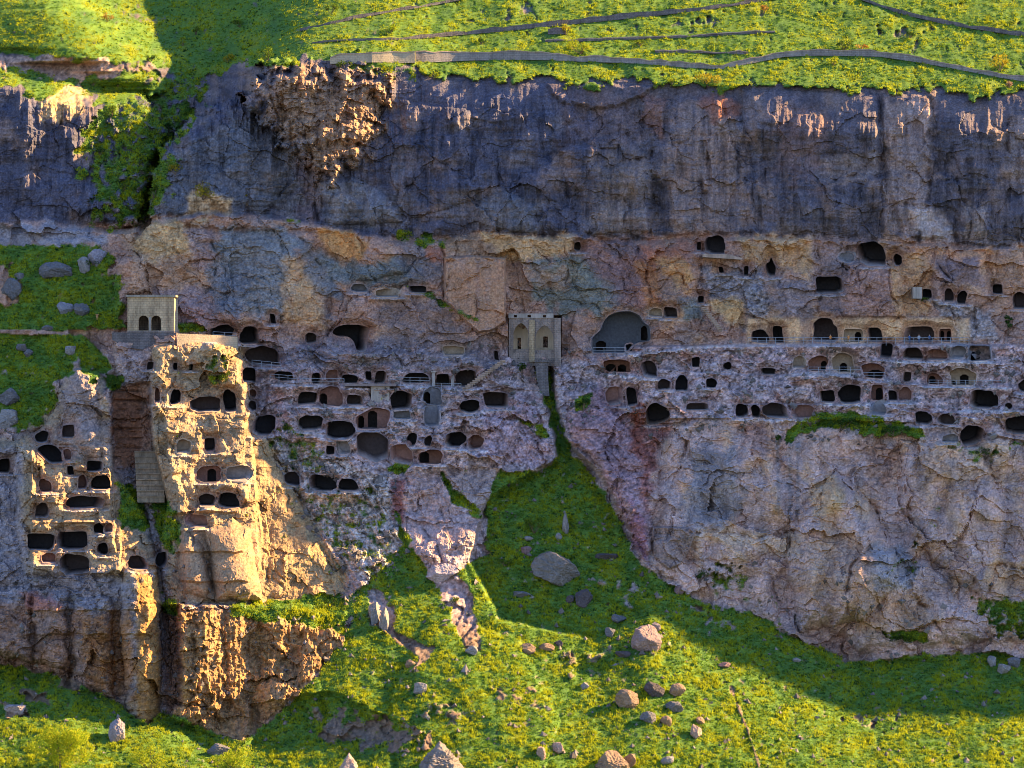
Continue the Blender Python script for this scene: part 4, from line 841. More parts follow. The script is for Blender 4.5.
def make_cave(c, seed):
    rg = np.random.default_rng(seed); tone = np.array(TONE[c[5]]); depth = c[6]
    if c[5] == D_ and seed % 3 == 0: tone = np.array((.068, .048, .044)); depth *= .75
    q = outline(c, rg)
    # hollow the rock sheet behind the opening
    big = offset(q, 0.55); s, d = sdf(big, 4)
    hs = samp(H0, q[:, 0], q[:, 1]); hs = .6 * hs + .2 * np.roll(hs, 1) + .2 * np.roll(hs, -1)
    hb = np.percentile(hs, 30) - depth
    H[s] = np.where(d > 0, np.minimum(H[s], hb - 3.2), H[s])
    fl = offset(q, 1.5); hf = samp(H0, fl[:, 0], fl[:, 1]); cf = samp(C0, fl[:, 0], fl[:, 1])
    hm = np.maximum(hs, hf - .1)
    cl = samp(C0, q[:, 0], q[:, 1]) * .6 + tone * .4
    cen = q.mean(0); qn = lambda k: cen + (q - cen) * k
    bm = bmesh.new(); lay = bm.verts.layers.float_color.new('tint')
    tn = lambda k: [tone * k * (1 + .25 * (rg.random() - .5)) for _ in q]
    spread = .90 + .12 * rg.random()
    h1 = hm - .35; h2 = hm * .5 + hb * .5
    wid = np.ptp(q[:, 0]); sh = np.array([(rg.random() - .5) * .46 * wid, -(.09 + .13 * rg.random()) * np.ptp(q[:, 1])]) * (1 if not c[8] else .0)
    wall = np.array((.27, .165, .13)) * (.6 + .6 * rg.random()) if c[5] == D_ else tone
    low = sstep(.62, .9, (q[:, 1] - q[:, 1].min()) / np.ptp(q[:, 1])); lit_dust = np.array((.36, .29, .25))  # dusty floor painted pale near the mouth, as if daylight reached it
    mixc = lambda t, k: [((wall * (1 - t) + tone * t) * (1 - .8 * l_) + lit_dust * .8 * l_) * k * (1 + .3 * (rg.random() - .5)) for l_ in low * (1 - .92 * t)]  # wall and floor colours darken inward, painting the daylight's falloff
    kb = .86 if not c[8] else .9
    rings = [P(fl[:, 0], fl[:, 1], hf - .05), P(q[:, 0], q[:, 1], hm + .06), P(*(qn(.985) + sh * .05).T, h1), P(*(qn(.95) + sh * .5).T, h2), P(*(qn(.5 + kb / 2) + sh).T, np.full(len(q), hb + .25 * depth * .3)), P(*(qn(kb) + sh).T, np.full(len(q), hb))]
    crs = [cf * 1.05, cl * 1.12, mixc(.0, 1.0), mixc(.45, .95), mixc(1, .95), mixc(1, .9)]  # rim rings lightened as if lit, back rings darkened
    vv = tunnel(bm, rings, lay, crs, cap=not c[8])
    kids = []
    if c[8]:
        loops = [vv[-1]]; edges = []
        for dd in c[8]:
            dq = door_outline(dd); row = []
            for p in P(dq[:, 0], dq[:, 1], np.full(len(dq), hb)):
                v = bm.verts.new(p); v[lay] = (*(tone * .95), 1); row.append(v)
            loops.append(row)
        for L in loops:
            for i in range(len(L)):
                a, b = L[i], L[(i + 1) % len(L)]
                e = bm.edges.get((a, b)) or bm.edges.new((a, b)); edges.append(e)
        bmesh.ops.triangle_fill(bm, use_beauty=True, use_dissolve=False, edges=edges)
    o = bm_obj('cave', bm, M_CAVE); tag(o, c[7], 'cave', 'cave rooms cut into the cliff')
    for dd in c[8]:
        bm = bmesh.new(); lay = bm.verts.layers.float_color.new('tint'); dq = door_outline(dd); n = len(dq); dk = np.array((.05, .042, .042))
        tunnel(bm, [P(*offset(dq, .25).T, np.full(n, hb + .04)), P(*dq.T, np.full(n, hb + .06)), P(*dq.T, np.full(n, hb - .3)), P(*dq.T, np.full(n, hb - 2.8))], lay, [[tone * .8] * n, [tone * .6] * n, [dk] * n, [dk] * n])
        bm_obj('inner_doorway', bm, M_CAVE, o)
    return o
# weathered hollows round the openings and pale trodden sills below them
for k, c in enumerate(CAVES):
    rg = np.random.default_rng(900 + k); q = outline(c, np.random.default_rng(100 + k)); s, d = sdf(q, 14); cen = q.mean(0); hh = np.ptp(q[:, 1])
    n = NB[s] * 3
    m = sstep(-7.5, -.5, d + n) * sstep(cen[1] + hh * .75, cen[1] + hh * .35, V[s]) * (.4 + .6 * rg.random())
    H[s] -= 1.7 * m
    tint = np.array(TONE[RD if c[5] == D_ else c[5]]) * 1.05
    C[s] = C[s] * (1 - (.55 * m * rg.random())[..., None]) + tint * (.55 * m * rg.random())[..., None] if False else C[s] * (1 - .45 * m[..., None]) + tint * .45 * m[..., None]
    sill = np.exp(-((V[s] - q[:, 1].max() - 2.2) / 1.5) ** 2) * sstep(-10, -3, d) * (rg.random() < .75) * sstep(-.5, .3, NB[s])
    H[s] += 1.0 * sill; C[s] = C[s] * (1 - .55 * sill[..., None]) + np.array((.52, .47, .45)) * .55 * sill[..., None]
H0 = H.copy(); C0 = C.copy()
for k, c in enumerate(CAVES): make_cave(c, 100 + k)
XYZ = P(U, V, H)
sheet('hillside', hillF, M_TURF, True); sheet('grass_slope', slopeF, M_TURF, True); sheet('cliff', cliffF, M_ROCK, False)
# ------------------------------------------------------------------ grass and herbs as real leaf clumps
def leaf_mat(name, tr=.5):
    m = bpy.data.materials.new(name); m.use_nodes = True; t = m.node_tree; t.nodes.clear()
    at = t.nodes.new('ShaderNodeAttribute'); at.attribute_name = 'tint'
    d = t.nodes.new('ShaderNodeBsdfDiffuse'); l = t.nodes.new('ShaderNodeBsdfTranslucent'); x = t.nodes.new('ShaderNodeMixShader'); o = t.nodes.new('ShaderNodeOutputMaterial')
    x.inputs[0].default_value = tr
    t.links.new(at.outputs['Color'], d.inputs[0]); t.links.new(at.outputs['Color'], l.inputs[0]); t.links.new(d.outputs[0], x.inputs[1]); t.links.new(l.outputs[0], x.inputs[2]); t.links.new(x.outputs[0], o.inputs[0])
    return m
M_LEAF = leaf_mat('grass_blades')
def leaves(centres, hgt, width, col, lean, r, colj=.25):
    """one triangle leaf per centre: returns verts, faces, colours"""
    n = len(centres); az = r.random(n) * 2 * np.pi; le = lean * (r.random(n) + .15); az2 = r.random(n) * 2 * np.pi
    up = np.stack([np.sin(le) * np.cos(az), np.sin(le) * np.sin(az), np.cos(le)], -1)
    sd = np.stack([np.cos(az2), np.sin(az2), np.zeros(n)], -1)
    a = centres - sd * width[:, None] * .5; b = centres + sd * width[:, None] * .5; t = centres + up * hgt[:, None]
    v = np.stack([a, b, t], 1).reshape(-1, 3); f = np.arange(3 * n).reshape(n, 3)
    c = np.clip(col * (1 + colj * (r.random((n, 1)) * 2 - 1)), .004, .6)
    return v, f, np.repeat(c, 3, 0)
def scatter_tufts(name, mask, count, r, tall=1.0, leavesper=7):
    sel = (U > -40) & (U < 1075) & (V > -60) & (V < 800)
    du = np.gradient(us)[None, :] * np.ones_like(U); dv = np.gradient(vs)[:, None] * np.ones_like(U)
    wgt = (mask * sel * du * dv * np.clip(1.15 - l1, .3, 1)).ravel(); wgt = wgt / wgt.sum()
    k = r.choice(wgt.size, count, p=wgt)
    uu = U.ravel()[k] + (r.random(count) - .5); vv_ = V.ravel()[k] + (r.random(count) - .5)
    hh = samp(H, uu, vv_); base = P(uu, vv_, hh)
    lump = np.clip(1.25 - 1.1 * samp(l1, uu, vv_), .35, 1.2); bigp = samp(gn, uu, vv_)
    ch = (.20 + .36 * r.random(count)) * lump * tall * (1 + .5 * np.clip(bigp * 2, -.6, .8))
    m = leavesper; off = (r.random((count, m, 3)) - .5) * np.array((.55, .55, .0))
    cen = (base[:, None] + off).reshape(-1, 3); cen[:, 2] -= .05
    hg = np.repeat(ch, m) * (.6 + .7 * r.random(count * m)); wd = np.repeat(.11 + .13 * r.random(count), m)
    g1 = np.array((.38, .41, .02)); g2 = np.array((.125, .23, .028)); g3 = np.array((.36, .37, .02)); g4 = np.array((.022, .08, .026))
    t = np.clip(.5 + bigp * 2.2 + .4 * (r.random(count) - .5), 0, 1)[:, None]; colr = g2 * (1 - t) + g1 * t
    yel = (r.random(count) < .07)[:, None]; colr = np.where(yel, g3, colr); dk = (r.random(count) < .15)[:, None]; colr = np.where(dk, g4, colr)
    v, f, c = leaves(cen, hg, wd, np.repeat(colr, m, 0), .9, r)
    o = mesh_np(name, v, f, M_LEAF, c); o['kind'] = 'stuff'; o['label'] = 'tufts of green grass and herbs on the slopes'; o['category'] = 'grass'
    return o
HM = GM * sstep(30, 10, V - CREST2); SM = GM * np.maximum(SL, BK); OM = GM * (1 - np.clip(HM + np.maximum(SL, BK), 0, 1))
scatter_tufts('grass', HM, 60000, np.random.default_rng(1), .9)
scatter_tufts('grass', SM, 105000, np.random.default_rng(2), 1.0)
scatter_tufts('grass', OM, 14000, np.random.default_rng(3), 1.1)

# ------------------------------------------------------------------ loose rubble on the slopes
def rubble(count, mask, r):
    sel = (U > -20) & (U < 1050) & (V > 0) & (V < 790); wgt = (mask * sel).ravel(); wgt = wgt / wgt.sum()
    k = r.choice(wgt.size, count, p=wgt); uu = U.ravel()[k] + r.random(count) - .5; vv_ = V.ravel()[k] + r.random(count) - .5
    base = P(uu, vv_, samp(H, uu, vv_)); t = np.array([(1, 0, 0), (-1, 0, 0), (0, 1, 0), (0, -1, 0), (0, 0, 1), (0, 0, -1)], float); f = np.array([(0, 2, 4), (2, 1, 4), (1, 3, 4), (3, 0, 4), (2, 0, 5), (1, 2, 5), (3, 1, 5), (0, 3, 5)])
    sz = .12 + .55 * r.random(count) ** 3
    q = t[None] * (sz[:, None, None] * (.6 + .8 * r.random((count, 6, 1)))) + r.normal(size=(count, 6, 3)) * sz[:, None, None] * .22 + base[:, None]
    ff = (f[None] + (np.arange(count) * 6)[:, None, None]).reshape(-1, 3); cc = np.array((.19, .16, .14)) * (.5 + .8 * r.random((count, 1)))
    o = mesh_np('rubble', q.reshape(-1, 3), ff, M_RUB, np.repeat(cc, 6, 0)); o['kind'] = 'stuff'; o['label'] = 'small loose stones strewn over slopes and ledges'; o['category'] = 'rubble'
M_RUB = tint_mat('rubble_stone', nscale=5, namt=.3, bump=.4)
_sl = np.clip(fbm(U / 20, V / 14, 51, 3) + .12, 0, 1) ** 1.5
rubble(4200, (SL * .25 + scr * 2.0 + tiers * .9 + .25 * (V > 560) * (1 - SL)) * _sl, np.random.default_rng(5))
# ------------------------------------------------------------------ built things
def ext(bm, poly, hf, depth, lay=None, col=None, holes=(), open_back=False):
    """a prism: photo outline at hf, pushed straight back by depth; holes become real openings with reveals"""
    k = PX * (CAMD - hf) / CAMD
    W = lambda p, y: Vector(((p[0] - 512) * k, y, (384 - p[1]) * k))
    def loop(pl, y):
        out = []
        for p in pl:
            v = bm.verts.new(W(p, y))
            if lay is not None: v[lay] = (*col, 1)
            out.append(v)
        return out
    fronts = [loop(poly, -hf)] + [loop(h, -hf) for h in holes]
    backs = [loop(poly, -hf + depth)] + [loop(h, -hf + depth) for h in holes]
    for f, b in zip(fronts, backs):
        n = len(f)
        for i in range(n): bm.faces.new((f[i], f[(i + 1) % n], b[(i + 1) % n], b[i]))
    for L in (fronts, backs):
        if L is backs and open_back: continue
        if len(L) == 1: bm.faces.new(L[0])
        else:
            ed = []
            for r in L:
                for i in range(len(r)):
                    a, b = r[i], r[(i + 1) % len(r)]; ed.append(bm.edges.get((a, b)) or bm.edges.new((a, b)))
            bmesh.ops.triangle_fill(bm, use_beauty=True, use_dissolve=False, edges=ed)
def rect(x0, y0, x1, y1): return [(x0, y1), (x1, y1), (x1, y0), (x0, y0)]
def archp(x0, y0, x1, y1, pointed=False, n=8):
    cx, rx = (x0 + x1) / 2, (x1 - x0) / 2; rise = rx * (1.35 if pointed else 1.0); ys = y0 + rise; out = [(x0, y1), (x1, y1)]
    for i in range(n + 1):
        t = math.pi * i / n; c = math.cos(t); s = math.sin(t)
        if pointed: s = (1 - abs(c) ** 1.45) ** .62
        out.append((cx + rx * c, ys - rise * s))
    return out
def stone_mat(name, c1, c2, bw=.9, bh=.45, mortar=.55, bump=.5, stain=.35):
    m = bpy.data.materials.new(name); m.use_nodes = True; t = m.node_tree; b = t.nodes['Principled BSDF']; b.inputs['Roughness'].default_value = .95; b.inputs['Specular IOR Level'].default_value = .15
    tc = t.nodes.new('ShaderNodeNewGeometry'); sx = t.nodes.new('ShaderNodeSeparateXYZ'); cx = t.nodes.new('ShaderNodeCombineXYZ'); ad = t.nodes.new('ShaderNodeMath')
    t.links.new(tc.outputs['Position'], sx.inputs[0]); t.links.new(sx.outputs[0], ad.inputs[0]); t.links.new(sx.outputs[1], ad.inputs[1]); t.links.new(ad.outputs[0], cx.inputs[0]); t.links.new(sx.outputs[2], cx.inputs[1])
    br = t.nodes.new('ShaderNodeTexBrick'); t.links.new(cx.outputs[0], br.inputs['Vector']); br.inputs['Color1'].default_value = (*c1, 1); br.inputs['Color2'].default_value = (*c2, 1)
    br.inputs['Mortar'].default_value = (*[x * mortar for x in c1], 1); br.inputs['Scale'].default_value = 1; br.inputs['Brick Width'].default_value = bw; br.inputs['Row Height'].default_value = bh; br.inputs['Mortar Size'].default_value = .03; br.inputs['Bias'].default_value = -.2
    n = t.nodes.new('ShaderNodeTexNoise'); n.inputs['Scale'].default_value = .8; n.inputs['Detail'].default_value = 6; n.inputs['Roughness'].default_value = .7; mp = t.nodes.new('ShaderNodeMapping'); mp.inputs['Scale'].default_value = (1, 1, .22); t.links.new(tc.outputs['Position'], mp.inputs['Vector']); t.links.new(mp.outputs[0], n.inputs['Vector'])
    mr = t.nodes.new('ShaderNodeMapRange'); mr.inputs[1].default_value = .3; mr.inputs[2].default_value = .7; mr.inputs[3].default_value = 1 - stain; mr.inputs[4].default_value = 1 + stain; t.links.new(n.outputs['Fac'], mr.inputs[0])
    mx = t.nodes.new('ShaderNodeMix'); mx.data_type = 'RGBA'; mx.blend_type = 'MULTIPLY'; mx.inputs[0].default_value = 1; t.links.new(br.outputs['Color'], mx.inputs[6]); t.links.new(mr.outputs[0], mx.inputs[7]); t.links.new(mx.outputs[2], b.inputs['Base Color'])
    n2 = t.nodes.new('ShaderNodeTexNoise'); n2.inputs['Scale'].default_value = 4; n2.inputs['Detail'].default_value = 4; t.links.new(tc.outputs['Position'], n2.inputs['Vector'])
    bp = t.nodes.new('ShaderNodeBump'); bp.inputs['Strength'].default_value = bump; bp.inputs['Distance'].default_value = .2; t.links.new(n2.outputs['Fac'], bp.inputs['Height']); t.links.new(bp.outputs['Normal'], b.inputs['Normal'])
    return m
def empty(name, loc, label, cat, group=None):
    o = bpy.data.objects.new(name, None); COL.objects.link(o); o.location = loc; o.empty_display_size = .5; tag(o, label, cat, group); return o
def kid(name, bm, mat, root, smooth=False):
    o = bm_obj(name, bm, mat, root, smooth); o.matrix_parent_inverse = Matrix.Translation(-root.location); return o
SM_TAN = stone_mat('tan_ashlar', (.40, .295, .18), (.32, .24, .155), stain=.55); SM_GREY = stone_mat('grey_ashlar', (.27, .21, .175), (.21, .17, .15), .9, .42, .6, .7, .5)
SM_ROOF = stone_mat('roof_slab', (.27, .235, .19), (.24, .205, .17), 1.4, .5); SM_RED = stone_mat('red_masonry', (.30, .18, .125), (.25, .15, .11), 1.2, .42)
SM_PALE = stone_mat('pale_masonry', (.36, .265, .205), (.31, .235, .19), 1.6, .7, .78, .4, .5); SM_WHITE = stone_mat('lime_plaster', (.33, .285, .245), (.31, .27, .24), 3, 2, .95, .2, .45)
SM_DRY = stone_mat('dry_stone', (.16, .14, .135), (.12, .105, .105), .7, .3, .5, .8, .45); SM_CREAM = stone_mat('cream_masonry', (.45, .36, .24), (.40, .32, .22), .8, .4, .7, .5, .25)
SM_CONC = stone_mat('grey_concrete', (.215, .175, .165), (.195, .16, .155), 2.4, 1.6, .85, .2, .2)
# bell tower
hT = 26.6
r = empty('bell_tower', P1(151, 332, hT), 'small square stone bell tower with two arched openings and a flat roof', 'bell tower')
bm = bmesh.new(); ext(bm, rect(127.5, 297, 174, 332.5), hT, .7, holes=[archp(138.5, 315.5, 148.6, 330.5), archp(151.2, 315.5, 161, 330.5)]); kid('front_wall', bm, SM_TAN, r)
bm = bmesh.new(); ext(bm, rect(127.5, 297, 130.5, 332.5), hT - .702, 6.6); kid('side_wall', bm, SM_TAN, r)
bm = bmesh.new(); ext(bm, rect(171, 297, 174, 332.5), hT - .702, 6.6); kid('side_wall', bm, SM_CREAM, r)
bm = bmesh.new(); ext(bm, rect(130.6, 297, 170.9, 332.5), hT - 6.7, .6); kid('rear_wall', bm, SM_GREY, r)
bm = bmesh.new(); ext(bm, rect(125.6, 294.8, 175.6, 296.9), hT + .45, 8.2); roof_ = kid('roof', bm, SM_ROOF, r); bm = bmesh.new(); ext(bm, [(127.5, 294.7), (173.5, 294.7), (168, 291.6), (156, 290.6), (134, 291.6)], hT + .1, 7.2); top_ = bm_obj('turf_cap', bm, SM_ROOF, roof_); top_.matrix_parent_inverse = Matrix.Translation(-r.location)
bm = bmesh.new(); ext(bm, rect(148.9, 317, 150.9, 330.6), hT + .06, .5); col_ = kid('column', bm, SM_WHITE, r); bm = bmesh.new(); ext(bm, rect(148.2, 315.2, 151.6, 316.95), hT + .1, .6); cap_ = bm_obj('capital', bm, SM_WHITE, col_); cap_.matrix_parent_inverse = Matrix.Translation(-r.location)
bm = bmesh.new(); ext(bm, rect(126.8, 330.7, 174.4, 332.4), hT + .2, .19); kid('plinth', bm, SM_GREY, r)
bm = bmesh.new(); ext(bm, [(112, 332.6), (176.4, 332.6), (176.4, 349), (150, 351), (126, 347), (112, 340)], hT + .6, 5); tag(bm_obj('retaining_wall', bm, SM_DRY), 'dark rough stone retaining wall right under the bell tower', 'wall')
def wall_strip(name, pts, hs, mat, thick=1.0):
    """a wall following plan points: pts = (u, top row, bottom row), hs = metres in front at each"""
    bm = bmesh.new(); fr = []
    for (u, t, b), h in zip(pts, hs):
        p, q = P1(u, t, h), P1(u, b, h); fr.append([bm.verts.new(p), bm.verts.new(q), bm.verts.new((p.x, p.y + thick, p.z)), bm.verts.new((q.x, q.y + thick, q.z))])
    for a, c in zip(fr[:-1], fr[1:]):
        bm.faces.new((a[0], a[1], c[1], c[0])); bm.faces.new((a[2], c[2], c[3], a[3])); bm.faces.new((a[0], c[0], c[2], a[2])); bm.faces.new((a[1], a[3], c[3], c[1]))
    for e in (fr[0], fr[-1]): bm.faces.new((e[0], e[2], e[3], e[1]))
    return bm
bm = wall_strip('x', [(177, 333.5, 372), (190, 334, 370), (206, 334.6, 362), (222, 335.4, 356), (237, 337, 350)], [30.4, 29.0, 27.2, 25.4, 23.8], SM_CREAM, 2.0)
tag(bm_obj('masonry_wall', bm, SM_CREAM), 'sunlit cream masonry wall beside the bell tower base', 'wall')
# portico
hP = 11.0
r = empty('portico', P1(534, 366, hP), 'grey two arched church portico above the stair gully', 'portico')
bm = bmesh.new(); ext(bm, [(509, 366), (561, 366), (561, 318), (509, 318)], hP, 1.2, holes=[archp(513.5, 323, 528.5, 353, True), archp(535.5, 325, 553.5, 354, True)]); kid('arcade_wall', bm, SM_GREY, r)
bm = bmesh.new(); ext(bm, rect(508.5, 313.5, 553.5, 317.9), hP + .2, 1.6, holes=[rect(514, 315, 517, 317.4), rect(527.5, 315, 531, 317.4), rect(543, 315, 546, 317.4)]); kid('parapet', bm, SM_WHITE, r)
bm = bmesh.new(); ext(bm, rect(529.2, 320, 534.6, 362), hP + .45, .44); kid('pilaster', bm, SM_TAN, r)
bm = bmesh.new(); ext(bm, rect(554.5, 318, 560.8, 366), hP + .9, .89); kid('pilaster', bm, SM_GREY, r)
bm = bmesh.new(); ext(bm, rect(510, 318, 560, 356), hP - 3.6, .5, holes=[rect(543.2, 336.5, 547.8, 347.5), rect(517.5, 338, 521, 349)]); kid('inner_wall', bm, stone_mat('warm_plaster', (.56, .42, .27), (.52, .39, .26), 2, 1.5, .95, .2, .25), r)
bm = bmesh.new(); ext(bm, rect(510, 353.5, 560, 356.5), hP - 1.25, 2.3); kid('floor', bm, SM_GREY, r)
for (x0, x1, yy) in ((513.5, 528.5, 353.2), (535.5, 553.5, 354.2)):
    bm = bmesh.new(); ext(bm, rect(x0 + .1, yy - 4, x1 - .1, yy - .1), hP - .4, .25); kid('balustrade', bm, SM_GREY, r)
bm = bmesh.new(); ext(bm, rect(534.6, 359.4, 549, 362), hP + 3.2, 3.2); ext(bm, [(535.2, 362.1), (548.2, 362.1), (548.2, 380), (549.5, 396), (541, 396), (536.5, 378)], hP + 2.9, 4); tag(bm_obj('stair_wall', bm, SM_DRY), 'narrow grey stair wall with a pale slab on top under the portico', 'wall')
# stairs
def stair(name, path, steps, width, mat, label, rise_px=None):
    bm = bmesh.new(); (u0, v0, h0), (u1, v1, h1) = path
    for i in range(steps):
        t = i / steps; t2 = (i + 1) / steps
        ua, ub = u0 + (u1 - u0) * t, u0 + (u1 - u0) * t2; va = v0 + (v1 - v0) * t; vb = v0 + (v1 - v0) * t2; hh = h0 + (h1 - h0) * t
        w = width
        ext(bm, [(min(ua, ub) - w[0] - .3, vb + 1.2), (max(ua, ub) + w[1] + .3, vb + 1.2), (max(ua, ub) + w[1] + .3, vb + .1), (min(ua, ub) - w[0] - .3, vb + .1)], hh + .28, .3)
        ext(bm, [(min(ua, ub) - w[0], va + 1.5), (max(ua, ub) + w[1], va + 1.5), (max(ua, ub) + w[1], vb + .12), (min(ua, ub) - w[0], vb + .12)], hh, 2.2)
    return tag(bm_obj(name, bm, mat), label, 'stairs')
stair('stone_staircase', [(151, 501, 42.6), (148, 451, 34.4)], 9, (13.5, 13.5), stone_mat('rock_cut_step', (.30, .225, .15), (.25, .19, .13), 5, 1.06, .5, .6, .5), 'steep tan stone staircase in the recess between the two towers')
stair('stone_staircase', [(463, 389, 19.8), (503, 360, 16.2)], 16, (.4, 2.2), SM_PALE, 'diagonal stone stair climbing right towards the portico')
stair('stone_staircase', [(722, 330, 15.5), (704, 307, 13.8)], 12, (1.8, .4), SM_PALE, 'short slanting rock stair left of the long railed terrace')
# canopy and plain built walls
r = empty('canopy', P1(370, 387, 21), 'flat grey canopy roof over a whitewashed wall on the left slope', 'canopy')
bm = bmesh.new(); ext(bm, rect(344.5, 383.6, 396, 386.2), 22.6, 4.2); kid('roof_slab', bm, SM_CONC, r)
bm = bmesh.new(); ext(bm, [(371, 408), (389, 408), (389.5, 386.3), (371, 386.3)], 21.8, 3); kid('wall', bm, SM_WHITE, r)
bm = bmesh.new(); ext(bm, rect(913.5, 287, 922, 298.5), 12.6, 3); tag(bm_obj('plaster_wall', bm, SM_WHITE), 'small whitish plastered wall patch beside a square window', 'wall')
for (x, l) in ((433.4, 'whitish stone pillar, left of two framing a square cave'), (452.6, 'whitish stone pillar, right of two, beside the big black arch')):
    bm = bmesh.new(); ext(bm, [(x - 1.7, 386.5), (x + 1.7, 386.5), (x + 1.4, 372.5), (x - 1.4, 372.5)], samp(H0, x, 380) + .8, 1.8); ext(bm, rect(x - 2.4, 370.8, x + 2.4, 372.4), samp(H0, x, 380) + 1, 2); tag(bm_obj('stone_pillar', bm, SM_WHITE), l, 'pillar')
bm = bmesh.new(); ext(bm, [(703, 254.2), (727, 254.2), (742, 258), (742, 259.6), (703, 257)], 12.2, 5); tag(bm_obj('stone_ledge', bm, SM_PALE), 'jutting stone platform under the arched room below the dark cliff', 'ledge')
bm = bmesh.new(); ext(bm, rect(96, 315, 98.2, 331), float(samp(H0, 97, 331)) + .3, .4); ext(bm, rect(95.4, 314.2, 98.8, 315), float(samp(H0, 97, 331)) + .4, .6); tag(bm_obj('wooden_post', bm, stone_mat('old_wood', (.36, .20, .09), (.33, .18, .08), 4, 3, .9)), 'orange brown wooden post on the green bank left of the bell tower', 'post')
SM_ROAD = stone_mat('road_wall_stone', (.27, .235, .215), (.22, .195, .185), .8, .35, .6, .8, .4)
# terrace walls on the hill
def hillwall(pts, label, drop=.25, mat=SM_DRY, coping=True, thick=1.4, sub=9):
    q = []
    for (a, b) in zip(pts[:-1], pts[1:]):
        n = max(1, int(abs(b[0] - a[0]) / sub))
        for i in range(n): t = i / n; q.append(tuple(a[k] + (b[k] - a[k]) * t for k in range(3)))
    q.append(pts[-1]); q = [(u, t, t + (b - t) * .78) for (u, t, b) in q]
    rr = np.random.default_rng(len(pts) * 7 + int(pts[0][0]))
    q = [(u, t + rr.normal() * .7, b) for (u, t, b) in q]
    hs = [float(max(samp(H, u, b), samp(H, u, t))) + drop for (u, t, b) in q]
    hs = list(np.convolve(np.pad(hs, 2, 'edge'), np.ones(5) / 5, 'valid'))
    r = empty('stone_wall', P1(q[0][0], q[0][2], hs[0]), label, 'stone wall', 'dry stone walls on the hillside')
    kid('wall', wall_strip('w', q, hs, mat, thick), mat, r)
    if coping: kid('coping', wall_strip('w', [(u, t - 1.0, t - .02) for (u, t, b) in q], [h + .1 for h in hs], SM_PALE, thick + .3), SM_PALE, r)
hillwall([(330, 57, 66), (340, 54.5, 66), (372, 53, 65), (415, 52, 66)], 'tan sunlit tall stretch of stone wall along the cliff top road', mat=SM_CREAM)
hillwall([(415.5, 52, 66), (470, 52, 63), (520, 52, 62), (553, 54, 62), (558, 56, 62), (640, 59, 65), (690, 64, 69), (722, 66, 70), (750, 59, 65), (785, 52, 58), (820, 50, 57), (880, 52, 58), (920, 58, 64), (960, 66, 71), (1000, 73, 79), (1100, 88, 95)], 'long winding stone wall with pale coping along the cliff top road', mat=SM_ROAD)
hillwall([(312, 42, 44), (335, 39, 42), (400, 37, 41), (440, 33, 38), (512, 26, 32), (560, 20, 27), (640, 12.5, 19), (700, 6.5, 12), (740, 1, 6), (790, -7, -2)], 'dark stone terrace wall rising right across the middle of the hillside', coping=False)
hillwall([(300, 29, 32), (340, 19, 23), (380, 11, 15), (430, 3, 7), (460, -3, 1)], 'broken stone terrace wall at the upper left of the hillside', coping=False)
hillwall([(862, -3, 1), (900, 10.5, 15), (950, 21, 26.5), (1030, 33, 39), (1100, 43, 49)], 'dark stone terrace wall slanting down at the upper right corner', coping=False)
hillwall([(545, 40, 42.5), (580, 39.5, 42), (680, 36, 38.5), (775, 31, 33)], 'faint low stone wall across the middle of the hillside', drop=.1, coping=True)
hillwall([(655, 51, 53), (700, 51.5, 53.6), (748, 53, 55)], 'short low stone wall just above the road bend', drop=.1)
hillwall([(548, 29, 36), (566, 28, 36)], 'short stub of ruined stone wall between two terraces', coping=False)
# railings
M_RAIL = bpy.data.materials.new('painted_rail'); M_RAIL.use_nodes = True; M_RAIL.node_tree.nodes['Principled BSDF'].inputs['Base Color'].default_value = (.27, .29, .32, 1); M_RAIL.node_tree.nodes['Principled BSDF'].inputs['Roughness'].default_value = .5
_nn = M_RAIL.node_tree.nodes.new('ShaderNodeTexNoise'); _cr = M_RAIL.node_tree.nodes.new('ShaderNodeMapRange'); _cr.inputs[3].default_value = .35; _cr.inputs[4].default_value = .65
M_RAIL.node_tree.links.new(_nn.outputs['Fac'], _cr.inputs[0]); M_RAIL.node_tree.links.new(_cr.outputs[0], M_RAIL.node_tree.nodes['Principled BSDF'].inputs['Roughness'])
def tube(bm, a, b, rad, n=6):
    a, b = Vector(a), Vector(b); d = (b - a).normalized(); x = d.orthogonal().normalized(); y = d.cross(x)
    ra = [bm.verts.new(a + rad * (x * math.cos(t) + y * math.sin(t))) for t in [6.2832 * i / n for i in range(n)]]
    rb = [bm.verts.new(b + rad * (x * math.cos(t) + y * math.sin(t))) for t in [6.2832 * i / n for i in range(n)]]
    for i in range(n): bm.faces.new((ra[i], ra[(i + 1) % n], rb[(i + 1) % n], rb[i]))
    bm.faces.new(ra[::-1]); bm.faces.new(rb)
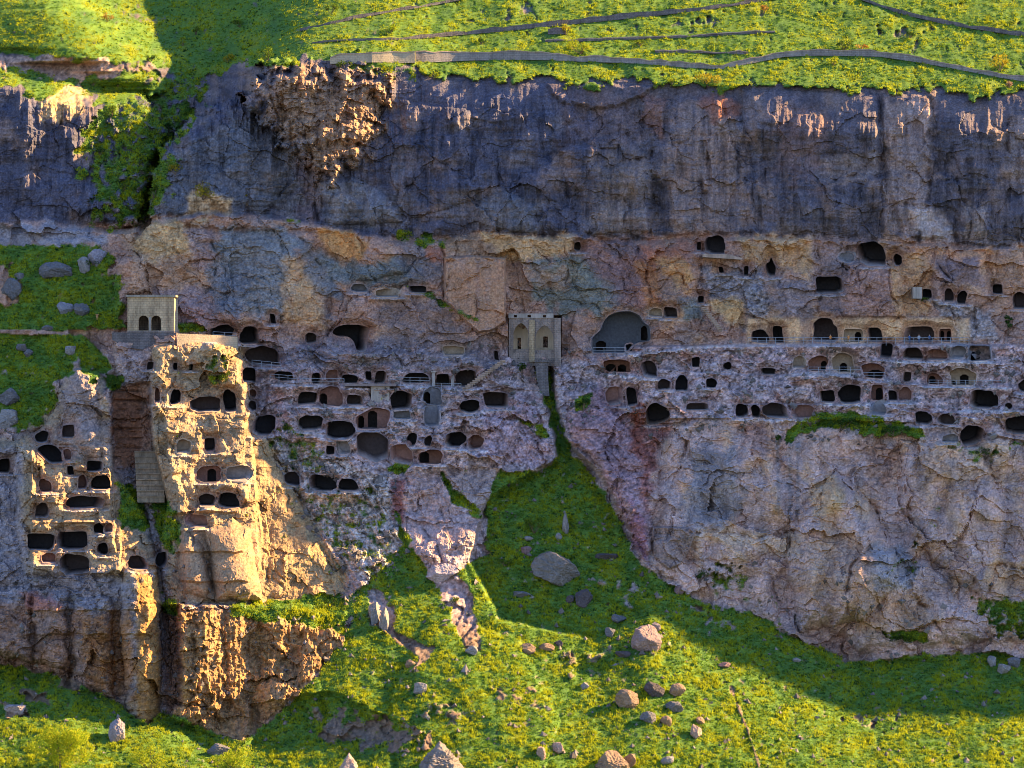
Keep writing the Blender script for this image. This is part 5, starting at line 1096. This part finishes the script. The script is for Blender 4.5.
def railing(u0, v0, u1, v1, label, lift=.35, hgt=1.15):
    n = max(2, int(abs(u1 - u0) / 9) + 1); uu = np.linspace(u0, u1, n); vv = np.linspace(v0, v1, n)
    hs = np.array([max(float(samp(H0, a, b - 2)), float(samp(H0, a, b))) for a, b in zip(uu, vv)]) + lift
    hs = np.full(n, np.max(hs)) if n < 8 else np.maximum(hs, np.convolve(np.pad(hs, 3, 'edge'), np.ones(7) / 7, 'valid'))
    r = empty('railing', P1(u0, v0, hs[0]), label, 'railing', 'metal railings on the cave terraces')
    pts = [P1(a, b, h) for a, b, h in zip(uu, vv, hs)]
    for p in pts:
        bm = bmesh.new(); tube(bm, p - Vector((0, 0, .4)), p + Vector((0, 0, hgt)), .045); kid('post', bm, M_RAIL, r)
    for z in (hgt, hgt * .55):
        bm = bmesh.new()
        for a, b in zip(pts[:-1], pts[1:]): tube(bm, a + Vector((0, 0, z)), b + Vector((0, 0, z)), .04)
        kid('rail', bm, M_RAIL, r)
for a in ((748, 343.5, 969, 343.5, 'longest metal railing, running along the smooth walled terrace on the right'),
          (808, 373, 861, 373, 'short metal railing in front of the three tall arches'),
          (593, 353.5, 626, 353.5, 'low metal railing along the edge of the great hall'),
          (300, 384.5, 344, 384.5, 'metal railing in front of the slim arched doorways on the left'),
          (390, 383, 430, 384, 'metal railing below the drooping rock cave'),
          (432, 389, 461, 389.5, 'metal railing at the foot of the diagonal stair'),
          (929, 386, 1002, 386.5, 'metal railing below the grand double doored arch'),
          (863, 378.5, 885, 378.5, 'short railing before the reddish cave with low doorway'),
          (270, 380, 297, 382, 'short railing at the left start of the left hand path'),
          (213, 337.5, 236, 339, 'tiny white railing on top of the sunlit wall by the bell tower'),
          (252, 366, 281, 369, 'railing across the mouth of the largest oval black cave')): railing(*a)
# people on the terrace
def person(u, v, h, top, legs, label, turn=0, hat=None):
    base = P1(u, v, h); ob = bpy.data.meshes.new('p'); s = 1.0
    J = [(0, 0, .95), (0, 0, 1.2), (0, 0, 1.45), (0, 0, 1.55), (0, -.02, 1.68), (0, -.01, 1.80), (-.2, 0, 1.43), (-.28, .02, 1.15), (-.27, -.1, .92), (.2, 0, 1.43), (.28, .02, 1.15), (.22, -.16, 1.0), (-.1, 0, .9), (-.12, -.02, .5), (-.13, .02, .08), (-.13, -.16, .04), (.1, 0, .9), (.12, -.06, .5), (.14, .04, .08), (.14, -.12, .04)]
    E = [(0, 1), (1, 2), (2, 3), (3, 4), (4, 5), (2, 6), (6, 7), (7, 8), (2, 9), (9, 10), (10, 11), (0, 12), (12, 13), (13, 14), (14, 15), (0, 16), (16, 17), (17, 18), (18, 19)]
    Rr = [.15, .145, .16, .06, .10, .09, .075, .055, .04, .075, .055, .04, .10, .075, .05, .045, .10, .075, .05, .045]
    ob.from_pydata(J, E, []); o = bpy.data.objects.new('tmp', ob); COL.objects.link(o); md = o.modifiers.new('s', 'SKIN'); sv = ob.skin_vertices[0].data
    for k, rr in enumerate(Rr): sv[k].radius = (rr, rr * .8); sv[k].use_root = (k == 0)
    sb = o.modifiers.new('d', 'SUBSURF'); sb.levels = 2; dg = bpy.context.evaluated_depsgraph_get(); me = bpy.data.meshes.new_from_object(o.evaluated_get(dg)); bpy.data.objects.remove(o)
    co = np.zeros(len(me.vertices) * 3, np.float32); me.vertices.foreach_get('co', co); co = co.reshape(-1, 3)
    c = np.where((co[:, 2] > 1.53)[:, None], (.42, .27, .19), np.where((co[:, 2] > .93)[:, None], top, legs)); c = np.where((co[:, 2] > 1.73)[:, None] | ((co[:, 2] > 1.62) & (co[:, 1] > .03))[:, None], hat or (.05, .035, .025), c); c = np.where((co[:, 2] < .1)[:, None], (.04, .035, .03), c)
    hand = (np.abs(co[:, 0]) > .2) & (co[:, 2] < 1.02) & (co[:, 2] > .85); c = np.where(hand[:, None], (.42, .27, .19), c)
    a = me.color_attributes.new('tint', 'FLOAT_COLOR', 'POINT'); a.data.foreach_set('color', np.concatenate([c, np.ones((len(c), 1))], 1).astype(np.float32).ravel())
    me.materials.clear(); me.materials.append(M_CLOTH); me.polygons.foreach_set('use_smooth', np.full(len(me.polygons), True))
    p = bpy.data.objects.new('person', me); COL.objects.link(p); p.location = base; p.rotation_euler.z = turn; tag(p, label, 'person', 'people on the long terrace')
M_CLOTH = tint_mat('cloth_and_skin', .9, nscale=8, namt=.12, bump=.1)
hL = float(samp(H0, 840, 346.0)) - .9
for a in ((830.5, 343.6, (.50, .19, .05), (.10, .10, .13), 'person in an orange top at the mouth of the tallest terrace cave', .2),
          (848.5, 343.6, (.50, .22, .07), (.30, .16, .07), 'person in orange standing before the low wide tan recess', -.5),
          (909.5, 343.6, (.05, .10, .22), (.06, .09, .17), 'person in bright blue, leftmost at the widest square cave', .6),
          (919, 343.6, (.30, .33, .38), (.07, .10, .18), 'person in a light grey top in the middle of the widest square cave', -.2),
          (929.5, 343.6, (.06, .10, .19), (.05, .05, .08), 'person in dark blue at the right side of the widest square cave', .3)):
    person(a[0], a[1], hL, a[2], a[3], a[4], a[5])
# ------------------------------------------------------------------ boulders
M_BOUL = tint_mat('boulder_stone', nscale=3.2, namt=.35, bump=.45)
_ico = bmesh.new(); bmesh.ops.create_icosphere(_ico, subdivisions=5, radius=1); _ico.verts.ensure_lookup_table()
ICO_V = np.array([v.co for v in _ico.verts]); ICO_F = np.array([[v.index for v in f.verts] for f in _ico.faces]); _ico.free()
def boulder(u, v, wpx, hpx, col, label, seed, group=None, name='boulder', sharp=None):
    rg = np.random.default_rng(seed); n = rg.normal(size=(13, 3)); n /= np.linalg.norm(n, axis=1, keepdims=True); dd = .68 + .32 * rg.random(13)
    if sharp: n = np.vstack([n, np.array(sharp, float)[:, :3]]); dd = np.append(dd, np.array(sharp, float)[:, 3])
    rr = np.min(np.where(ICO_V @ n.T > 1e-3, dd / np.maximum(ICO_V @ n.T, 1e-3), 9), 1); rr = np.minimum(rr, 1.2)
    a = ICO_V; nz = .10 * fbm(a[:, 0] * 2.2 + seed, a[:, 2] * 2.2 + a[:, 1], seed, 4) + .05 * perlin(a[:, 0] * 7 + a[:, 1] * 3, a[:, 2] * 9, seed + 1)
    q = a * (rr + nz)[:, None]; q = q / (np.ptp(q[:, 0]) / 2)
    hb = float(samp(H, u, min(v + hpx * .45, 800))); k = PX * (CAMD - hb) / CAMD; rx = wpx / 2 * k; rz = hpx / 2 * 1.2 * k; ry = (rx + rz) * .5
    q = q / np.array([1, np.abs(q[:, 1]).max(), np.abs(q[:, 2]).max()]) * np.array([rx, ry, rz])
    c = P1(u, v + hpx * .1, hb - ry * .3)
    cc = np.array(col)[None] * (1 + .35 * fbm(a[:, 0] * 3 + a[:, 1], a[:, 2] * 3, seed + 5, 3))[:, None] * (1 + .25 * perlin(a[:, 0] * 11, a[:, 2] * 11 + a[:, 1] * 5, seed + 6))[:, None]
    o = mesh_np(name, q, ICO_F, M_BOUL, np.clip(cc, .02, .7)); o.location = c; tag(o, label, 'boulder', group); return o
GR_, BR_, DK_, PK_, LT_ = (.14, .13, .132), (.24, .16, .105), (.085, .07, .072), (.20, .125, .12), (.24, .215, .2)
for k, b in enumerate([
 (555, 567, 50, 32, (.16, .14, .125), 'largest grey flat topped boulder in the shaded green gully'), (583, 597, 18, 17, DK_, 'dark round boulder just below the flat topped boulder'), (571, 599, 9, 8, DK_, 'small dark stone leaning left of the dark round boulder'),
 (645, 638, 31, 27, (.24, .17, .16), 'big brown round boulder at the edge of the shade'), (656, 626, 10, 9, (.24, .19, .18), 'small stone perched at the top right of the big brown round boulder'),
 (617, 618, 16, 9, GR_, 'flat grey stone above left of the big brown boulder'), (610, 632, 11, 10, GR_, 'small grey stone left of the big brown boulder'), (624, 653, 16, 8, DK_, 'low dark stones below the big brown boulder'),
 (628, 697, 24, 19, BR_, 'sunlit tan boulder, left of the rock cluster in the meadow'), (654, 689, 21, 15, DK_, 'dark boulder at the top of the rock cluster in the meadow'), (677, 690, 17, 14, BR_, 'brown boulder at the right of the rock cluster in the meadow'),
 (673, 706, 20, 11, GR_, 'grey slab under the rock cluster in the meadow'), (648, 717, 17, 12, GR_, 'long slanted stone at the lower left of the rock cluster'), (666, 720, 12, 12, BR_, 'small tan stone at the bottom of the rock cluster'), (696, 731, 12, 14, (.36, .24, .18), 'reddish stone apart on the right below the rock cluster'), (700, 720, 9, 8, BR_, 'little tan stone above the reddish stone'),
 (612, 763, 36, 26, BR_, 'large smooth brown boulder at the bottom edge of the photo'), (631, 759, 12, 18, BR_, 'narrow brown stone leaning on the large smooth bottom boulder'), (541, 750, 10, 16, (.36, .24, .18), 'upright brown stone low in the sunny meadow'), (558, 748, 14, 12, (.36, .24, .18), 'squat brown stone beside the upright brown stone'),
 (528, 648, 16, 10, BR_, 'tan stone at the shade line, left of two'), (546, 647, 17, 8, BR_, 'flat tan stone at the shade line, right of two'), (558, 643, 9, 6, DK_, 'small dark stone at the right end of the shade line pair'),
 (440, 759, 60, 46, (.20, .165, .145), 'big pointed rock cone at the bottom edge'), (349, 761, 21, 22, (.36, .26, .22), 'rounded rust brown rock at the bottom edge left of the cone'), (420, 686, 14, 13, LT_, 'small pale pyramid stone in the sunny grass'), (471, 650, 13, 9, LT_, 'white block at the foot of the dirt trail'), (410, 663, 11, 9, BR_, 'little tan stone above the pale pyramid stone'),
 (384, 618, 10, 26, LT_, 'tall leaning pale slab, right of two in the grass below the towers'), (374, 612, 12, 22, LT_, 'pale slab, left of two in the grass below the towers'), (375, 714, 12, 9, BR_, 'little brown stone on the rim of the shady hollow'),
 (220, 749, 24, 13, GR_, 'grey stone between the bushes at the lower left'), (118, 730, 17, 24, (.27, .22, .22), 'dark upright rock in the lower left grass'), (14, 707, 22, 14, (.27, .22, .22), 'dark low rock at the lower left photo edge'),
 (566, 524, 7, 22, LT_, 'thin upright grey rock in the gully grass'), (559, 536, 7, 9, LT_, 'small grey stone at the foot of the thin upright rock'), (526, 549, 11, 9, PK_, 'pink stone in the shaded gully'), (607, 555, 24, 8, DK_, 'low dark rock lying right of the flat topped boulder'), (520, 593, 18, 9, GR_, 'low grey stone left of the dark round boulder'), (529, 538, 10, 5, LT_, 'flat pale stone above the pink stone'),
 (57, 269, 35, 17, GR_, 'long grey boulder on the green bank left of the tower'), (84, 265, 13, 17, LT_, 'pale upright boulder right of the long grey boulder'), (97, 256, 19, 19, (.26, .23, .25), 'dark purple boulder near the top of the green bank'), (10, 288, 22, 20, GR_, 'grey boulder at the left photo edge on the green bank'), (18, 276, 17, 9, GR_, 'flat grey stone above the left edge boulder'),
 (65, 307, 18, 13, (.22, .21, .23), 'dark round boulder in the middle of the green bank'), (81, 309, 16, 12, GR_, 'speckled grey boulder right of the dark round boulder on the bank'), (70, 348, 12, 11, LT_, 'pale boulder low on the green bank'), (22, 346, 11, 12, GR_, 'grey stone low on the green bank near the photo edge'), (28, 353, 10, 9, GR_, 'smaller grey stone touching the grey stone near the photo edge'), (47, 328, 12, 6, GR_, 'flat grey stone on the thin track across the bank'),
 (10, 396, 24, 17, GR_, 'grey boulder at the bottom of the green bank by the left edge'), (8, 418, 22, 18, LT_, 'pale boulder under the one at the bottom of the bank'),
 (992, 660, 9, 13, LT_, 'pale pointed stone below the right cliff foot'), (1003, 668, 14, 12, LT_, 'pale broken stone near the right photo edge'), (1014, 662, 14, 10, GR_, 'grey stone at the right photo edge below the cliff'), (725, 665, 13, 6, PK_, 'small pinkish stone on the narrow path'), (679, 589, 10, 12, PK_, 'small rusty stone at the cliff foot'), (797, 660, 9, 5, LT_, 'tiny pale stone in the dark green slope'), (585, 686, 9, 8, LT_, 'tiny pale stone left of the rock cluster'),
 (668, 760, 14, 8, LT_, 'flat pale stone right of the large bottom boulder'), (443, 571, 34, 20, (.36, .285, .29), 'broad pinkish grey boulder at the top of the dirt trail')]):
    sharp = [(.84, -.2, .5, .36), (-.86, -.2, .46, .34), (0.15, -.85, .5, .42), (-.4, .8, .45, .45), (.5, .75, .45, .45)] if 'cone' in b[5] else ([(0, 0, 1, .5)] if 'low' in b[5].split() else None)
    boulder(*b[:6], 500 + k, 'boulders lying in the grass', sharp=sharp)
# ------------------------------------------------------------------ bushes and the young tree
M_BARK = stone_mat('bark', (.16, .11, .07), (.13, .09, .06), .3, 1.0)
def bush(u, v, wpx, hpx, cols, label, seed, cat='bush', name='bush', n=None, leaf=.30, trunk=False):
    rg = np.random.default_rng(seed); hb = float(samp(H, u, v + hpx * .48)); k = PX * (CAMD - hb) / CAMD; base = P1(u, v + hpx * .5, hb + .4); W = wpx * k; T = hpx * k
    r = empty(name, base, label, cat, 'bushes on the slopes' if name == 'bush' else None)
    nl = max(5, int(wpx / 4)); cl = np.stack([(rg.random(nl) - .5) * W * .72, (rg.random(nl) - .5) * W * .55, T * (.30 + .50 * rg.random(nl))], -1); cl[:, 2] *= 1 - .45 * (np.abs(cl[:, 0]) / (W * .5)) ** 2
    rad = (.14 + .13 * rg.random(nl)) * min(W, T * 1.5)
    n = n or int(70 + wpx * hpx * 1.5); ci = rg.integers(0, nl, n); dv = rg.normal(size=(n, 3)); dv /= np.linalg.norm(dv, axis=1, keepdims=True); p = cl[ci] + dv * (rad[ci] * (.45 + .6 * rg.random(n) ** .5))[:, None] * np.array((1, 1, .8)); p[:, 2] = np.maximum(p[:, 2], .05)
    cc = np.array(cols); col = cc[rg.integers(0, len(cc), n)] * (.8 + .4 * rg.random(nl))[ci][:, None]
    a, b = leaf * (.6 + .8 * rg.random(n)), leaf * .5 * (.6 + .8 * rg.random(n)); x = rg.normal(size=(n, 3)); x /= np.linalg.norm(x, axis=1, keepdims=True); y = np.cross(x, rg.normal(size=(n, 3))); y /= np.linalg.norm(y, axis=1, keepdims=True)
    vv = np.stack([p - x * a[:, None] * .5, p + y * b[:, None] * .5, p + x * a[:, None] * .5, p - y * b[:, None] * .5], 1).reshape(-1, 3)
    f = mesh_np('crown' if trunk else 'foliage', vv, np.arange(4 * n).reshape(n, 4), M_LEAF, np.repeat(np.clip(col, .01, .6), 4, 0), parent=r)
    bm = bmesh.new()
    if trunk: tube(bm, (0, 0, -.6), (.05, 0, T * .35), .16, 8)
    for i in range(min(nl, 7)): tube(bm, (0, 0, -.3) if not trunk else (.05, 0, T * .28), cl[i], .05 if not trunk else .07, 5)
    o = bm_obj('trunk' if trunk else 'stem', bm, M_BARK, r)
YG, GN, YL, OR, DG = [(.32, .37, .02), (.20, .29, .02), (.40, .40, .03)], [(.10, .16, .02), (.07, .12, .02), (.15, .20, .02)], [(.42, .30, .02), (.36, .29, .03), (.26, .24, .02)], [(.42, .22, .05), (.34, .20, .05), (.25, .16, .04)], [(.045, .09, .02), (.03, .07, .02), (.07, .12, .02)]
for k, (x, y, w_, h_, l) in enumerate([(196, 30, 12, 9, 'green shrub in the middle of the shaded hillside hollow'), (150, 58, 12, 8, 'dark shrub at the lower left of the hillside hollow'), (240, 22, 14, 9, 'green shrub on the right bank of the hillside hollow'), (168, 128, 12, 14, 'dark shrub inside the upper chasm'), (154, 190, 12, 16, 'dark shrub inside the lower chasm'), (100, 150, 12, 9, 'small shrub on the scree left of the chasm'), (124, 186, 10, 8, 'lowest small shrub on the scree left of the chasm'), (700, 575, 18, 10, 'weedy shrub at the foot of the pale lower cliff'), (505, 560, 16, 9, 'green weed clump left of the flat topped boulder'), (480, 40, 12, 7, 'little shrub below the middle terrace wall'), (640, 42, 11, 7, 'little shrub above the road wall, centre'), (910, 34, 12, 7, 'little shrub under the upper right terrace wall'), (455, 600, 12, 8, 'green shrub at the side of the dirt trail'), (330, 602, 16, 10, 'leafy shrub on the grassy shelf of the right tower')]): bush(x, y, w_, h_, DG if k % 2 else GN, l, 90 + k)
bush(60, 744, 58, 54, YG, 'bright yellow green young tree at the bottom left', 1, 'tree', 'young_tree', n=7000, leaf=.34, trunk=True)
for k, b in enumerate([
 (237, 758, 46, 28, YG, 'bright green bush at the bottom edge under the brown rock face'), (150, 757, 34, 26, YG, 'bright green bush between the young tree and the brown rock face'), (708, 77, 28, 18, YL, 'yellow bush on the cliff rim below the road bend'), (203, 190, 26, 17, YL, 'yellow bush clinging to the cliff right of the chasm'), (175, 168, 15, 11, YL, 'small yellow shrub right beside the chasm'), (247, 198, 9, 14, YL, 'slim yellow shrub at the foot of the dark cliff'),
 (107, 17, 15, 9, OR, 'orange shrub on the upper left hillside'), (183, 40, 9, 11, YG, 'small shrub in the shaded hollow of the hillside'), (228, 57, 18, 10, YL, 'yellow shrub at the top of the chasm'), (268, 53, 20, 17, GN, 'round green bush at the left end of the cliff top'), (390, 25, 20, 15, YG, 'yellow green bush between terrace walls'), (331, 7, 16, 12, GN, 'green bush at the top of the hillside ridge'),
 (1000, 62, 22, 17, YL, 'round yellow bush at the right of the hillside'), (580, 46, 32, 14, YG, 'wide yellowish bush just above the road wall'), (566, 29, 10, 11, YL, 'small yellow shrub beside the ruined wall stub'), (763, 9, 13, 10, OR, 'pale orange shrub at the top right of the hillside'), (844, 44, 18, 11, DG, 'dark green bush just above the road on the right'), (862, 47, 14, 7, OR, 'low brownish shrub right of the dark green bush'), (1009, 83, 11, 9, [(.36, .22, .16), (.30, .20, .13)], 'pinkish shrub below the road at the far right'),
 (522, 369, 15, 16, DG, 'dark green bush at the left foot of the portico'), (217, 376, 26, 26, GN, 'green bush on the brow of the sunlit right tower'), (118, 82, 11, 7, OR, 'rust red shrub on the dark ledge at upper left'), (112, 110, 16, 12, GN, 'dull green shrub on the scree left of the chasm'), (345, 63, 18, 9, GN, 'green shrub at the foot of the tan road wall'), (835, 60, 16, 9, YG, 'sunlit shrub just under the road on the right'), (672, 79, 10, 8, YG, 'tiny yellow green shrub left of the yellow rim bush'), (434, 75, 10, 8, YG, 'tiny shrub at the right end of the sunlit promontory'),
 (1008, 323, 12, 22, DG, 'dark green shrub growing among grey rocks at the right'), (534, 524, 24, 16, GN, 'fresh green weed clump in the shaded gully'), (925, 299, 9, 5, GN, 'small green tuft under the square window beside the plaster patch'), (88, 262, 24, 9, DG, 'dark shrub row beside the boulders at the top of the green bank'), (778, 438, 10, 12, DG, 'trailing green shrub left of the ivy on the cliff edge'), (840, 423, 60, 14, DG, 'long dark ivy mat over the cliff edge'), (893, 429, 40, 10, DG, 'right hand ivy mat trailing below the niches'), (985, 452, 30, 11, DG, 'ivy patch under the lowest big round cave'), (905, 637, 44, 9, DG, 'dark green hanging bush strip at the cliff foot'), (583, 402, 15, 16, DG, 'dark green shrub on the pinkish rib by the gully')]):
    bush(*b[:6], 30 + k)
